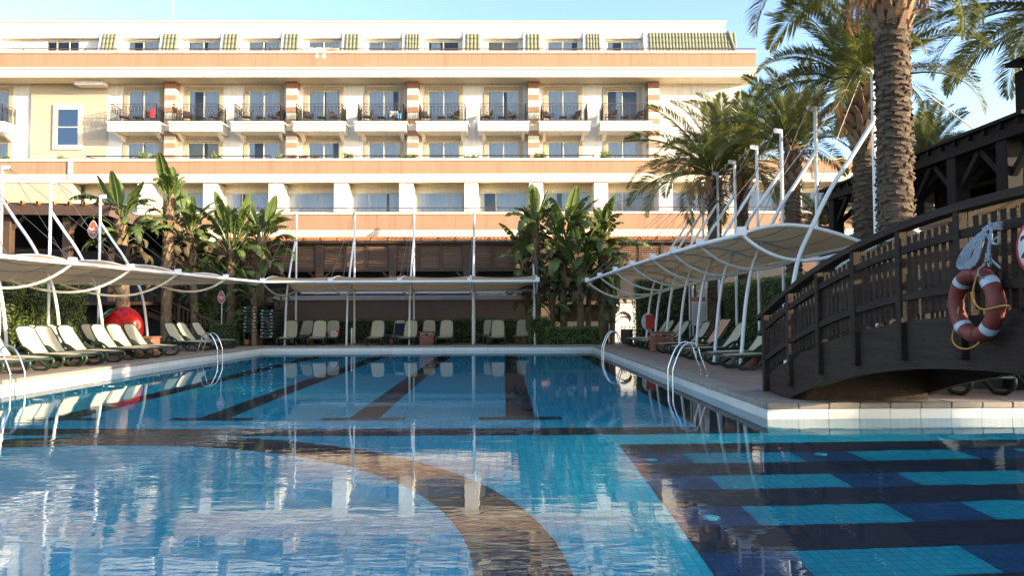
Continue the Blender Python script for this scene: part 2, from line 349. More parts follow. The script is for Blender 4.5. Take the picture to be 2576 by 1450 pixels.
for (x, y) in ((1.95, 9.9), (2.05, 7.4), (4.3, 10.1), (6.6, 7.6), (-3.5, 9.0), (-7.5, 9.0)):
    MB().lathe([(.0, .02), (.075, .02), (.09, .012), (.09, 0)], 14, (x, y, FZ+.01)).build('floor_lamp_cover', MAT['mosaic_pale'], fl)
# coping stones and the white tile band under them
cop = tag(MB().box(-11.9, -11.86, 2, 2.02, -.1, -.05).build('pool_coping', MAT['coping_stone']), kind='structure')
def stone_mesh(name, L, D, H, b=.012): return MB().bbox(-L/2+.004, L/2-.004, 0, D, -H, 0, b).mesh(name)
st_me = [stone_mesh('coping_stone', .5, .46, .095, b) for b in (.01, .016)]
ti_me = MB().bbox(-.247, .247, 0, .02, -.205, 0, .003).mesh('band_tile')
band = tag(MB().box(-11.8, -11.78, 2, 2.02, -.2, -.1).build('tile_band', MAT['band_tile']), kind='structure')
def run(p0, p1, inward_rot):                           # stones along a pool edge; local +y points away from the water
    p0, p1 = Vector(p0), Vector(p1); n = round((p1-p0).length/.5); d = (p1-p0)/n
    nrm = Vector((-math.sin(inward_rot), math.cos(inward_rot), 0))
    for i in range(n):
        c = p0+d*(i+.5); s = d.length/.5; jz = random.uniform(-.003, .004)
        link('coping_stone', st_me[i % 2], MAT['coping_stone'], cop, (c.x-nrm.x*(.035+random.uniform(0, .006)), c.y-nrm.y*.035, .022+jz), (0, 0, inward_rot), (s, 1, 1))
        link('band_tile', ti_me, MAT['band_tile'], band, (c.x-nrm.x*.012, c.y-nrm.y*.012, -.074), (0, 0, inward_rot), (s, 1, 1))
run((PXL-.44, PYF, 0), (PXR, PYF, 0), 0)
run((PXL, PYN, 0), (PXL, PYF, 0), math.pi/2)
run((PXR, CHY, 0), (PXR, PYF, 0), -math.pi/2)
run((PXR, CHY, 0), (18, CHY, 0), 0)
# ================================================================ HOTEL
hotel = empty('hotel_building', (0, 45, 0), 0, 'long white and terracotta hotel with balconies behind the pool', 'hotel')
HO = Vector((0, 45, 0))
def hp(b, name, m, parent=None):                       # part of the hotel, coordinates given in world metres
    b.v = [(x, y-45, z) for x, y, z in b.v]; return b.build(name, MAT[m], parent or hotel)
YW, YB, YE = 45.6, 44.3, 44.2
MOD = 3.71; KS = list(range(-6, 3)); XS = [MOD*k for k in KS]; XL = -31.5
z_cap2, z_soff = zy(128, YE), zy(193.5, YE)            # eave
z_b0, z_b1 = zy(169, YE), zy(134, YE)
z_f3, z_t3, z_t2 = zy(304.6, YB), zy(228, YW), zy(357, YW)
z_f2 = z_f3-3.1
YL = 41.9; zl_cap, zl_b1, zl_b0, zl_s = zy(398.5, YL), zy(404.6, YL), zy(436.6, YL), zy(458, YL)
zp_cap, zp_b1, zp_b0, zp_bot = zy(533, YL), zy(539, YL), zy(578, YL), zy(600, YL)
XE = xx(1913, YE); XR = XE-.5; XLW = -37.
def wall_row(b, xs, half, zb, zo, zt, y0, y1, xa, xb):  # wall with door openings
    e = xa
    for x in sorted(xs):
        b.box(e, x-half, y0, y1, zb, zt); b.box(x-half, x+half, y0, y1, zo, zt); e = x+half
    b.box(e, xb, y0, y1, zb, zt)
b = MB(); wall_row(b, XS+[XL], .97, z_f3, z_t3, z_soff+.2, YW, YW+.3, XLW, XR)
wall_row(b, XS+[XL], .97, z_f2, z_t2, z_f3, YW, YW+.3, XLW, XR)
b.box(XR-.3, XR, YW+.3, 58, z_f2-1, z_soff+.2); hp(b, 'wall', 'stucco_white')
b = MB().box(XLW, XR-.3, YW+1.0, YW+1.2, z_f2, z_soff+.1); b.box(XLW, XR-.3, YW+.3, YW+1.0, z_f2-.2, z_f2); b.box(XLW, XR-.3, YW+.31, YW+1.0, z_f3-.2, z_f3); hp(b, 'interior', 'room_wall')
hp(MB().box(XLW, XR, 57, 58, 0, z_cap2), 'rear_wall', 'stucco_white')
# eave with terracotta band
b = MB().box(XLW, XE, YE, YW+.6, z_soff, z_b0-.12); hp(b, 'eave_fascia', 'stucco_cream')
hp(MB().box(XLW, XE+.05, YE-.06, YE+.3, z_b0-.12, z_b0), 'cornice', 'stucco_cream')
hp(MB().box(XLW, XE, YE+.02, YE+.25, z_b0, z_b1), 'parapet_band', 'stucco_terracotta')
hp(MB().box(XLW, XE+.04, YE-.05, YE+.33, z_b1, z_cap2), 'parapet_cap', 'stucco_cream')
hp(MB().box(XE-.25, XE-.002, YE+.26, 57, z_b0, z_b1), 'parapet_return', 'stucco_terracotta')
hp(MB().box(XLW, XE-.3, YE+.3, 57, z_b0-.12, z_b0+.3), 'roof_terrace', 'cap_stone')
z_hr = zy(122, YE)
b = MB().box(XLW, XE, YE+.06, YE+.12, z_hr, z_hr+.05)
x = -36.5
while x < XE: b.bar((x, YE+.14, z_cap2), (x+.22, YE+.09, z_hr), .035, .035); x += 1.855
hp(b, 'terrace_rail', 'rail_brown')
# bracket left, stone clad stair tower
xs0, xs1 = xx(71, YW), xx(264, YW)
hp(MB().box(xs0, xs1, YW-.12, YW-.002, z_f2-.2, z_soff), 'stone_cladding', 'travertine')
hp(MB().box(xs1-1.6, xs1+.1, YE+.5, YW-.125, z_soff-.28, z_soff-.002), 'eave_bracket', 'stucco_white')
def window(X, Y, zb, zt, half, panes=2, cur=(0, 1), cm='curtain', split=None, name='window', trim=True, dark=False):
    f = MB(); t = .05
    f.box(X-half, X+half, Y, Y+.07, zt-t, zt); f.box(X-half, X+half, Y, Y+.07, zb, zb+t)
    f.box(X-half, X-half+t, Y, Y+.07, zb+t, zt-t); f.box(X+half-t, X+half, Y, Y+.07, zb+t, zt-t)
    sp = split or [X-half+2*half*i/panes for i in range(1, panes)]
    for q in sp: f.box(q-t/2, q+t/2, Y-.01, Y+.06, zb+t, zt-t)
    wo = hp(f, name, 'alu_cream')  # frame
    eds = [X-half]+list(sp)+[X+half]
    for a, c in zip(eds[:-1], eds[1:]):
        hp(MB().add([(a+.02, Y+.03, zb+.03), (c-.02, Y+.03, zb+.03), (c-.02, Y+.03, zt-.03), (a+.02, Y+.03, zt-.03)], [(0, 1, 2, 3)]), 'pane', 'window_glass', wo)
    for (a, c) in cur:
        xa, xb_ = X-half+2*half*a, X-half+2*half*c; n = max(8, int((xb_-xa)*26)); ph = random.random()*6
        g = MB().grid(lambda u, v: (xa+(xb_-xa)*u, Y+.06+.012*math.sin((xb_-xa)*u*34+ph)+.006*math.sin((xb_-xa)*u*57), zb+.02+(zt-zb-.06)*v), n*3, 1)
        hp(g, 'curtain', cm, wo)
    return wo
def trim(X, Y, zb, zt, half, w=.23):
    b = MB().box(X-half-w, X-half, Y-.05, Y+.02, zb, zt+w).box(X+half, X+half+w, Y-.05, Y+.02, zb, zt+w).box(X-half, X+half, Y-.05, Y+.02, zt, zt+w)
    hp(b, 'window_surround', 'trim_beige')
CUR = [((0, 1),), ((0, .45), (.5, 1)), ((0, .2), (.5, 1)), ((0, 1),), ((0, .5), (.55, .95)), ((.0, .48), (.52, .8)), ((0, 1),), ((.05, .5), (.62, 1))]
for i, X in enumerate([XL]+XS):
    trim(X, YW, z_f3, z_t3, .97); trim(X, YW, z_f2, z_t2, .97)
    window(X, YW+.01, z_f3+.02, z_t3-.01, .96, 2, ((.0, .0001),) if False else (((.3, .5),) if i == 9 else CUR[i % 8]))
    window(X, YW+.01, z_f2+.02, z_t2-.01, .96, 2, CUR[(i*3+1) % 8], 'curtain_ochre' if i == 2 else 'curtain')
# stair window in the stone
hp(MB().box(xx(129, YW), xx(204, YW), YW-.2, YW-.125, zy(377, YW), zy(264, YW)), 'window_surround', 'stucco_cream')
f = MB(); a, c, zb, zt = xx(141, YW), xx(194, YW), zy(367, YW), zy(275, YW); zm = zy(321, YW)
f.box(a-.04, a+.02, YW-.23, YW-.2, zb, zt).box(c-.02, c+.04, YW-.23, YW-.2, zb, zt).box(a+.02, c-.02, YW-.23, YW-.2, zt-.05, zt).box(a+.02, c-.02, YW-.23, YW-.2, zb, zb+.05).box(a+.02, c-.02, YW-.23, YW-.2, zm-.03, zm+.03)
wo = hp(f, 'stair_window', 'alu_cream'); m = mat('glass_dark', (.16, .18, .21), .03, metal=1.)
for (z0, z1) in ((zb+.05, zm-.03), (zm+.03, zt-.05)): hp(MB().add([(a+.02, YW-.21, z0), (c-.02, YW-.21, z0), (c-.02, YW-.21, z1), (a+.02, YW-.21, z1)], [(0, 1, 2, 3)]), 'pane', 'glass_dark', wo)
# striped columns
for X in [MOD*(k+.5) for k in (-6, -4, -2, 0, 2)]:
    c = hp(MB().bbox(X-.34, X+.34, YW-.55, YW, z_f2-.2, z_soff-.004, .02), 'column', 'stucco_cream')
    z = z_soff-.01; k = 0
    while z > z_f2:
        h = .42 if k == 0 else .34
        hp(MB().bbox(X-.355, X+.355, YW-.565, YW-.004, z-h, z, .01), 'column_band', 'stucco_brown_shaded' if k == 0 else 'stucco_terracotta', c); z -= h+.40; k += 1  # top band gets a darker tone, painted in for the eave shadow
# balconies with iron railings
def railing(X, w, d, z0, h):
    b = MB(); y1 = YB+.06; y0 = y1+d
    P = [(X-w/2, y0), (X-w/2, y1), (X+w/2, y1), (X+w/2, y0)]
    for (a, c) in zip(P[:-1], P[1:]):
        for zz in (z0+.06, z0+h-.14): b.bar((*a, zz), (*c, zz), .025, .02)
        L = math.dist(a, c); n = round(L/.105)
        for i in range(n+1):
            t = i/n; x, y = a[0]+(c[0]-a[0])*t, a[1]+(c[1]-a[1])*t
            b.bar((x, y, z0), (x, y, z0+h-.02 if i in (0, n) else z0+h-.14), .018 if i not in (0, n) else .03, .016)
            if i < n and i % 2 == 0:                    # hooked scroll between every second pair
                xm, ym = a[0]+(c[0]-a[0])*(t+.5/n), a[1]+(c[1]-a[1])*(t+.5/n)
                b.bar((xm, ym, z0+h*.55), (xm, ym, z0+h-.2), .02, .012)
    t = MB()
    for (a, c) in zip(P[:-1], P[1:]): t.bar((*a, z0+h), (*c, z0+h), .055, .035)
    return b, t
for i, X in enumerate([XL]+XS):
    s = MB().box(X-1.54, X+1.54, YB, YW-.002, zy(329, YB), z_f3-.1); s.box(X-1.6, X+1.6, YB-.06, YW-.002, z_f3-.1, z_f3)
    s.prism([(YB+.25, zy(329, YB)), (YW-.003, zy(329, YB)), (YW-.003, zy(329, YB)-.38)], 'x', X-1.3, X-1.1).prism([(YB+.25, zy(329, YB)), (YW-.003, zy(329, YB)), (YW-.003, zy(329, YB)-.38)], 'x', X+1.1, X+1.3)
    bo = hp(s, 'balcony', 'stucco_white'); rb, rt = railing(X, 2.74, YW-YB-.08, z_f3, 1.08)
    o = hp(rb, 'railing', 'iron', bo); o['kind'] = 'stuff'; hp(rt, 'handrail', 'rail_brown', bo)
# ---- top floor: upper wall, recessed windows, sloping fins with green tiles
YU = 45.15; zu0, zu1 = zy(95.5, YU), zy(52, YU); XT = xx(1836, YU); zfl = z_b0+.3
hp(MB().box(XLW, XT, YU, 56, zu0, zu1-.12), 'upper_wall', 'stucco_white'); hp(MB().box(XLW, XT+.06, YU-.06, 56, zu1-.12, zu1), 'roof_cap', 'stucco_cream')
b = MB(); wall_row(b, [q for q in XS]+[-27.2], .97, zfl, zu0-.1, zu0-.001, YU+.28, YU+.5, XLW, XT-.1)
hp(b, 'recessed_wall', 'stucco_white'); hp(MB().box(XLW, XT-.1, YU+1.5, YU+1.6, zfl, zu0-.01), 'interior', 'room_wall')
def tiles(x0, x1, yb, zb, yt, zt, lean=0.):            # barrel tiled slope
    n = max(3, round((x1-x0)/.20)); rows = 6; nx = n*6; b = MB()
    for r in range(rows):
        def fn(u, v):
            s = (r+v)/rows; x = x0+(x1-x0)*u; q = (u*n) % 1
            h = .05*math.sin(math.pi*q)**.7+.035*(1-v)
            return (x+(lean*s if u == 1 else 0), yb+(yt-yb)*s-h, zb+(zt-zb)*s+h*.25)
        b.grid(fn, nx, 1)
    return b
fz0, fz1, fy0, fy1 = zfl+.35, zy(77, YU)+.05, 44.62, YU
FX = [MOD*(k+.5) for k in range(-9, 3)]
FX = [x for x in FX if abs(x+27.8) > 1.0]
for i, X in enumerate(FX):
    if i == len(FX)-1: break
    fo = hp(MB().prism([(fy0, zfl), (fy1-.002, fz1), (fy1-.002, zu0+.0), (YU+.278, zu0-.002), (YU+.278, zfl)], 'x', X-.62, X+.62), 'sloping_fin', 'stucco_white')
    t = hp(tiles(X-.45, X+.45, fy0-.02, zfl+.02, fy1-.06, fz1-.28), 'green_tiles', 'roof_tile_green', fo); t['kind'] = 'stuff'
X0 = MOD*2.5-.3; X1 = xx(1868, 44.6)
fo = hp(MB().prism([(fy0, zfl), (fy1-.002, fz1), (fy1-.002, zu0), (YU+.278, zu0-.002), (YU+.278, zfl)], 'x', X0-.3, XT), 'sloping_fin', 'stucco_white')
t = hp(tiles(X0, X1, fy0-.03, zfl+.02, fy1-.05, fz1-.2, lean=XT-X1+.1), 'green_tiles', 'roof_tile_green', fo); t['kind'] = 'stuff'
hp(MB().add([(X1, fy0-.04, zfl), (XT+.12, fy1-.06, fz1-.18), (XT+.05, 56, fz1-.18), (X1, 56, zfl)], [(0, 3, 2, 1)]), 'hip_slope', 'roof_tile_green', fo)
hp(MB().tube([(X1+.02, fy0-.08, zfl+.02), (XT+.12, fy1-.1, fz1-.12)], .09, 8), 'ridge_tile', 'roof_tile_green', fo)
for i, X in enumerate(XS+[-27.2]):
    window(X, YU+.33, zfl+.05, zu0-.11, 1.15 if i == 9 else .96, 3 if i == 9 else 2, (((.0, .0001),) if i == 9 else (((.1, .4),) if i == 5 else CUR[(i*5+2) % 8])), 'curtain_ochre' if i == 6 else 'curtain')
# ---- lower block with loggia
LX0 = xx(175, YL); LX1 = 30.
def band(y, z0, z1, m, name, x0=XLW, x1=LX1, d=.3): hp(MB().box(x0, x1, y, y+d, z0, z1), name, m)
band(YL+.02, zl_b0, zl_b1, 'stucco_terracotta', 'parapet_band'); band(YL-.04, zl_b1, zl_cap, 'stucco_cream', 'parapet_cap', d=.38)
band(YL, zl_s, zl_b0, 'stucco_cream', 'loggia_beam', d=.45); hp(MB().box(XLW, LX1, YL+.46, YW, zl_s+.12, zl_b0+.1), 'terrace_slab', 'stucco_cream')
band(YL+.02, zp_b0, zp_b1, 'stucco_terracotta', 'parapet_band'); band(YL-.04, zp_b1, zp_cap, 'stucco_cream', 'parapet_cap', d=.38)
band(YL, zp_bot-.3, zp_b0, 'stucco_cream', 'ground_beam', d=.6); hp(MB().box(XLW, LX1, YL+.33, YW-.9, zp_b0-.2, zp_b0+.3), 'loggia_floor', 'cap_stone')
for x in (xx(171, YL),): hp(MB().box(x-.12, x+.12, YL-.05, YL-.001, zl_b0-.3, zl_b1-.001), 'parapet_pier', 'stucco_cream')
hp(MB().box(XLW, LX0, YL+.05, YL+.9, zp_cap, zl_s-.002), 'stone_wall', 'travertine')
KL = list(range(-6, 7)); YG = 43.2; zg1 = zy(484, YG)
b = MB(); wall_row(b, [MOD*k for k in KL], 1.42, zp_b0+.3, zg1, zl_s+.11, YG, YG+.3, LX0, LX1); hp(b, 'loggia_wall', 'stucco_cream')
hp(MB().box(LX0, LX1, YG+1.2, YG+1.3, zp_b0, zl_s), 'interior', 'room_wall')
for i, k in enumerate(KL):
    X = MOD*k; half = 1.41
    window(X, YG+.02, zp_b0+.32, zg1-.01, half, 2, [((0, .96),), ((0, 1),), ((0, .1), (.35, 1)), ((0, .7), (.75, 1)), ((0, .3), (.4, 1))][(i*2) % 5], split=[X-half+2*half*(.66 if i % 2 else .34)])
for k in range(-7, 7):
    X = MOD*(k+.5)
    if X > LX0+.5: hp(MB().bbox(X-.4, X+.4, YL+.1, YG-.002, zp_cap-.1, zl_s-.002, .015), 'pier', 'stucco_white')
b = MB().box(LX0, LX1, YL+.08, YL+.14, zy(523, YL), zy(521, YL)); o = zy(521, YL)
x = LX0
while x < LX1: b.bar((x, YL+.11, zp_cap), (x, YL+.11, o), .025, .025); b.lathe([(.07, -.01), (.07, .01)], 10, (x+.6, YL+.11, (zp_cap+o)/2+.02), 'y'); x += 1.24
hp(b, 'loggia_rail', 'rail_brown')
for X in XS:                                           # low rails of the second floor terraces
    b = MB(); z = zy(391, YL); b.box(X-1.5, X+1.5, YL+.14, YL+.2, z, z+.06); b.bar((X-1.5, YL+.17, z+.02), (X-1.3, YL+1.6, z+.02), .04, .04); b.bar((X+1.5, YL+.17, z+.02), (X+1.3, YL+1.6, z+.02), .04, .04)
    for q in range(7): b.bar((X-1.5+q*.5, YL+.17, zl_cap), (X-1.5+q*.5, YL+.17, z), .02, .02)
    hp(b, 'terrace_rail', 'iron')
hp(MB().box(XLW, LX1, YL+.7, YL+1.0, 0, zp_bot), 'ground_wall', 'wall_grey_brown')
# roof furniture
def roof_thing(name, b, m, label, cat, x, y=None):
    return tag(b.build(name, MAT[m], None, loc=(x, 48, zu1)), label, cat)
roof_thing('antenna_mast', MB().tube([(0, 0, 0), (0, 0, 4)], .03, 6).tube([(-.06, 0, 1.7), (.06, 0, 1.7)], .02, 6).lathe([(.12, 0), (.12, .06), (.03, .1)], 10), 'metal_grey', 'tall thin white antenna mast rising from the hotel roof', 'antenna', xx(424, 48))
b = MB().tube([(0, 0, 0), (0, 0, .75)], .02, 6)
for q in (-.2, 0, .2): b.tube([(q, 0, .45+abs(q)), (q+.05, 0, .7)], .015, 5)
b.tube([(-.35, 0, .55), (.35, 0, .6)], .02, 5)
roof_thing('roof_aerial', b, 'metal_grey', 'small dark branched aerial on the left of the hotel roof', 'aerial', xx(198, 48))
for (xv, nth) in ((45, 'leftmost'), (768, 'second from left'), (800, 'third from left'), (1315, 'fourth from left')):
    roof_thing('roof_vent', MB().lathe([(.0, .55), (.3, .52), (.55, .4), (.6, .3), (.45, .28), (.42, 0)], 16), 'white_paint', 'low white mushroom vent on the hotel roof, '+nth, 'roof vent', xx(xv, 48))['group'] = 'vents on the hotel roof'
# ================================================================ RESTAURANT TERRACE under the hotel
YT = 40.0
rest = empty('terrace_restaurant', (0, YT, 0), 0, 'low brown louvred restaurant pavilion with orange tile eave below the hotel', 'pavilion')
def rp(b, name, m, parent=None):
    b.v = [(x, y-YT, z) for x, y, z in b.v]; return b.build(name, MAT[m], parent or rest)
zr1 = zy(599, YT); zr0 = zy(610, YT); zlo1, zlo0 = zy(614, YT), zy(676, YT); RX0, RX1 = -15.5, 16.0
def eave(u, v): return (RX0+(RX1-RX0)*u, YT-.35+v*2.0, zr0+.06+v*.42+.035*abs(math.sin(u*(RX1-RX0)*math.pi/.24)))
o = rp(MB().grid(eave, 800, 3), 'tile_eave', 'roof_tile_orange'); o['kind'] = 'stuff'
rp(MB().box(RX0, RX1, YT-.3, YT+.0, zr0-.06, zr0+.05), 'fascia', 'wood_brown')
x = RX0+.3
while x < RX1: rp(MB().lathe([(.09, -.09), (.1, 0), (.06, .06)], 8, (x, YT-.36, zr0+.14), 'y'), 'eave_tile', 'roof_tile_orange'); x += .9
slat = MB().bbox(-.5, .5, -.012, .012, -.055, .055, .004).mesh('slat')
PXS = [xx(v, YT) for v in (-10+802.8-2*186, 802.8-186, 802.8, 988, 1174.5, 1360, 1546, 1732)]
for i, (a, c) in enumerate(zip(PXS[:-1], PXS[1:])):
    rp(MB().bbox(a-.2, a+.2, YT-.12, YT+.28, 2.3, zr0-.06, .02), 'post', 'wood_brown')
    rp(MB().box(a+.2, c-.2, YT-.03, YT+.09, zlo0-.14, zlo0-.02), 'beam', 'wood_brown'); rp(MB().box(a+.2, c-.2, YT-.03, YT+.09, zlo1, zr0-.08), 'beam', 'wood_brown')
    rp(MB().bar((a+.15, YT+.1, zlo0-.55), (a+.6, YT+.1, zlo0-.14), .1, .1), 'brace', 'wood_brown'); rp(MB().bar((c-.15, YT+.1, zlo0-.55), (c-.6, YT+.1, zlo0-.14), .1, .1), 'brace', 'wood_brown')
    n = 3; w3 = (c-a-.4)/n
    for j in range(n):
        x0 = a+.2+w3*j; f = MB().frame(x0, x0+w3, zlo0-.02, zlo1-.002, .08, YT-.06, YT+.06)
        sh = rp(f, 'louvre_panel', 'wood_brown'); m_ = 11
        for q in range(m_):
            z = zlo0+(zlo1-zlo0)*(q+.5)/m_
            link('slat', slat, MAT['wood_louver'], sh, (x0+w3/2, 0, z), (R(-38+random.uniform(-5, 5)), 0, 0), (w3-.18, 1, 1))
rp(MB().bbox(PXS[-1]-.2, PXS[-1]+.2, YT-.12, YT+.28, 2.3, zr0-.06, .02), 'post', 'wood_brown')
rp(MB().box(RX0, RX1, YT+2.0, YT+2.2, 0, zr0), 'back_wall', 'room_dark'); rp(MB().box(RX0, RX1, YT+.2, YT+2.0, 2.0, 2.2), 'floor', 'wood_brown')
rp(MB().box(RX0, RX1, YT+.3, YT+2.0, zr0-.1, zr0), 'ceiling', 'wood_brown')
tw0, tw1 = xx(690, YT-.4), xx(1390, YT-.4); zc1, zc0 = zy(743, YT-.4), zy(755, YT-.4)
tw = empty('terrace_wall', (0, YT-.4, 0), 0, 'grey brown terrace retaining wall with pale cap behind the far hedge', 'wall')
def tp(b, name, m): b.v = [(x, y-YT+.4, z) for x, y, z in b.v]; return b.build(name, MAT[m], tw)
tp(MB().box(tw0, tw1, YT-.4, YT-.1, 0, zc0), 'wall_face', 'wall_grey_brown'); tp(MB().bbox(tw0-.05, tw1+.05, YT-.47, YT-.05, zc0, zc1, .015), 'wall_cap', 'cap_stone')
tp(MB().box(tw0, tw1, YT-.36, YT-.3, zc1+.36, zc1+.42), 'top_rail', 'wood_brown')
x = tw0+.2
while x < tw1: tp(MB().box(x, x+.08, YT-.35, YT-.29, zc1, zc1+.36), 'baluster', 'wood_brown'); x += .62
# pale wall and porch at the right of the banana clump
pw = empty('pale_wall', (0, 39, 0), 0, 'pale white garden wall with stone cap beside the right hedge', 'wall')
a, c = xx(1541, 39), xx(1640, 39); z1 = zy(752, 39)
for b, n_, m_ in ((MB().box(a, c, 0, .3, 0, z1-.25), 'wall_face', 'wall_pale'), (MB().bbox(a-.04, c, -.06, .34, z1-.25, z1, .015), 'wall_cap', 'cap_stone'), (MB().box(a-.12, a-.045, -.1, 0, 0, z1+2.9), 'downpipe', 'rail_brown')): b.build(n_, MAT[m_], pw)
# ---- left pavilion
lp = empty('left_pavilion', (-18, 34, 0), 0, 'dark timber pavilion with sloping eave at the left behind the canopy', 'pavilion')
LO = Vector((-18, 34, 0))
def lpp(b, name, m, parent=None): b.v = [tuple(Vector(v)-LO) for v in b.v]; return b.build(name, MAT[m], parent or lp)
A = PY(-120, 524, 34); B = PY(275, 530, 34); Cc = PY(592, 648, 39.6)
lpp(MB().bar(A, B, .12, .5), 'fascia', 'wood_brown'); lpp(MB().bar(B, Cc, .12, .5), 'side_fascia', 'wood_brown')
up = Vector((0, 0, .3))
lpp(MB().add([A+up, B+up, Cc+up, Vector((-30, 41, Cc.z+1.2)), ], [(0, 1, 2, 3)]).add([A-up*.3, B-up*.3, Cc-up*.3, Vector((-30, 41, Cc.z+.9))], [(3, 2, 1, 0)]), 'roof', 'wood_black')
for k in range(10):
    p = A+(B-A)*(k/10+.05); lpp(MB().lathe([(.08, -.1), (.1, 0), (.07, .15)], 8, tuple(p+Vector((0, -.05, .29))), 'y'), 'eave_tile', 'roof_tile_orange')
for (xv, Y_) in ((170, 34.6), (285, 36.0), (420, 37.6), (20, 34.6)):
    p = PY(xv, 700, Y_); zt = A.z-.25 if Y_ < 35 else Cc.z+.3
    po = lpp(MB().bbox(p.x-.18, p.x+.18, Y_-.18, Y_+.18, 0, zt, .02), 'post', 'wood_brown')
    for s in (-.8, .8): lpp(MB().bar((p.x, Y_, zt-.8), (p.x+s, Y_, zt), .14, .14), 'brace', 'wood_brown', po)
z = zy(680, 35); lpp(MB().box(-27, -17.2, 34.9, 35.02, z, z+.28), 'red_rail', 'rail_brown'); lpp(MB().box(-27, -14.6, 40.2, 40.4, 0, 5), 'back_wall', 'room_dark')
lpp(MB().box(-27, -17, 35.0, 40, 2.0, 2.15), 'floor', 'wood_brown')
for k in range(9):
    zz = 3.0+k*.14; lpp(MB().bar((-17.2, 38, zz), (-14.6, 39.6, zz), .03, .09), 'slat', 'wood_louver')
tag(MB().bbox(-.26, .26, -.16, .16, -.4, .4, .03).box(-.2, .2, -.175, -.162, -.34, .34).build('loudspeaker', MAT['wood_black'], None, loc=PY(308, 640, 33.6), rot=(R(12), R(14), 0)), 'black box loudspeaker tilted under the left pavilion eave', 'loudspeaker')
# ---- wooden staircase at the left
sto = Vector((-16.2, 36.6, 0)); stair = empty('wooden_staircase', sto, 0, 'dark wooden staircase with slatted railing climbing behind the left loungers', 'staircase')
for k in range(11):
    x = 2.3-k*.38; z = .17*(k+1); MB().box(x-.36, x, -.1, 1.5, z-.05, z).build('tread', MAT['wood_brown'], stair); MB().box(x-.02, x, -.08, 1.48, z-.17, z-.05).build('riser', MAT['wood_dark'], stair)
for y in (-.14, 1.5):
    MB().prism([(2.35, 0), (2.35, .12), (-1.9, 2.02), (-1.9, 1.7)], 'y', y-.03, y+.03).build('stringer', MAT['wood_brown'], stair)
    MB().bar((2.3, y, 1.05), (-1.8, y, 2.9), .07, .1).build('handrail', MAT['wood_brown'], stair); MB().bar((2.3, y, .3), (-1.8, y, 2.13), .05, .07).build('lower_rail', MAT['wood_brown'], stair)
    for k in range(19):
        x = 2.2-k*.215; z = .34+(2.2-x)*.447; MB().bar((x, y, z), (x, y, z+.72), .045, .03).build('baluster', MAT['wood_brown'], stair)
    for x in (2.3, .25, -1.8): z = (2.3-x)*.447; MB().bbox(x-.06, x+.06, y-.06, y+.06, z, z+1.2, .01).build('post', MAT['wood_brown'], stair)
# ================================================================ CANOPIES
BOW = [(0, 0), (.11, 1.2), (.21, 2.0), (.37, 2.75), (.64, 3.37), (1.11, 4.3), (1.6, 5.05), (2.14, 5.9)]
def canopy(name, label, frames, rise, sag, hs=1.0, bow_r=.05, ncab=True, fabric_sag=.12, skip_mast=()):
    """frames: (front tip, back tip, bow base, mast foot, mast height)"""
    org = Vector(frames[0][2]); th = empty(name, org, 0, label, 'canopy')
    def pt(b, n_, m_): b.v = [tuple(Vector(v)-org) for v in b.v]; return b.build(n_, MAT[m_], th)
    U = []
    for i, (F_, B_, G, Mf, mh) in enumerate(frames):
        F_, B_, G, Mf = map(Vector, (F_, B_, G, Mf)); n = 14
        kk = (F_-B_).length/(Vector(frames[1][0])-Vector(frames[1][1])).length; arc = lambda h: [F_.lerp(B_, t/n)+Vector((0, 0, h*kk*4*(t/n)*(1-t/n)*(1.25-.5*t/n))) for t in range(n+1)]
        U.append(arc(rise)); pt(MB().tube(arc(rise+.0), .045, 8), 'upper_rib', 'white_paint'); pt(MB().tube(arc(-sag), .042, 8), 'lower_rib', 'white_paint')
        if i in skip_mast: continue
        d = Mf-G; path = [G+d*(a/2.14)+Vector((0, 0, z*hs)) for a, z in BOW]
        pt(MB().tube(spline(path, 5), bow_r, 10), 'bow_post', 'white_paint')
        ms = MB().tube([Mf, Mf+Vector((0, 0, mh))], .052, 8); dd = (F_-B_).normalized()*.22
        ms.bar(Mf+Vector((0, 0, mh-.06)), Mf+dd+Vector((0, 0, mh-.06)), .1, .14); pt(ms, 'mast', 'white_paint')
        if ncab:
            tp_ = Mf+dd+Vector((0, 0, mh-.08)); pt(MB().tube([tp_, F_+Vector((0, 0, .1))], .009, 5), 'cable', 'steel_cable'); pt(MB().tube([tp_, F_.lerp(B_, .5)+Vector((0, 0, rise))], .009, 5), 'cable', 'steel_cable')
        pt(MB().box(F_.x-.09, F_.x+.09, F_.y-.09, F_.y+.09, F_.z-.03, F_.z+.17), 'cable_bracket', 'white_paint')
    pt(MB().tube([f[0] for f in frames], .06, 10), 'front_tube', 'white_paint'); pt(MB().tube([f[1] for f in frames], .05, 10), 'back_tube', 'white_paint')
    for i in range(len(frames)-1):
        a, b_ = U[i], U[i+1]; n = len(a)-1
        def fn(u, v):
            k = min(n-1, int(v*n)); t = v*n-k; p = a[k].lerp(a[k+1], t).lerp(b_[k].lerp(b_[k+1], t), u)
            return tuple(p+Vector((0, 0, .02-fabric_sag*4*u*(1-u)*4*v*(1-v)+.006*math.sin(v*40+u*5))))
        pnl = pt(MB().grid(fn, 10, 28), 'fabric_panel', 'canvas')
        for v in (.2, .4, .6, .8):
            sm = MB().tube([tuple(Vector(fn(u/10, v))-Vector((0, 0, .008))) for u in range(11)], .011, 4, caps=False); sm.v = [tuple(Vector(q)-org) for q in sm.v]; sm.build('seam', MAT['canvas_seam'], pnl)
    return th
fr = []
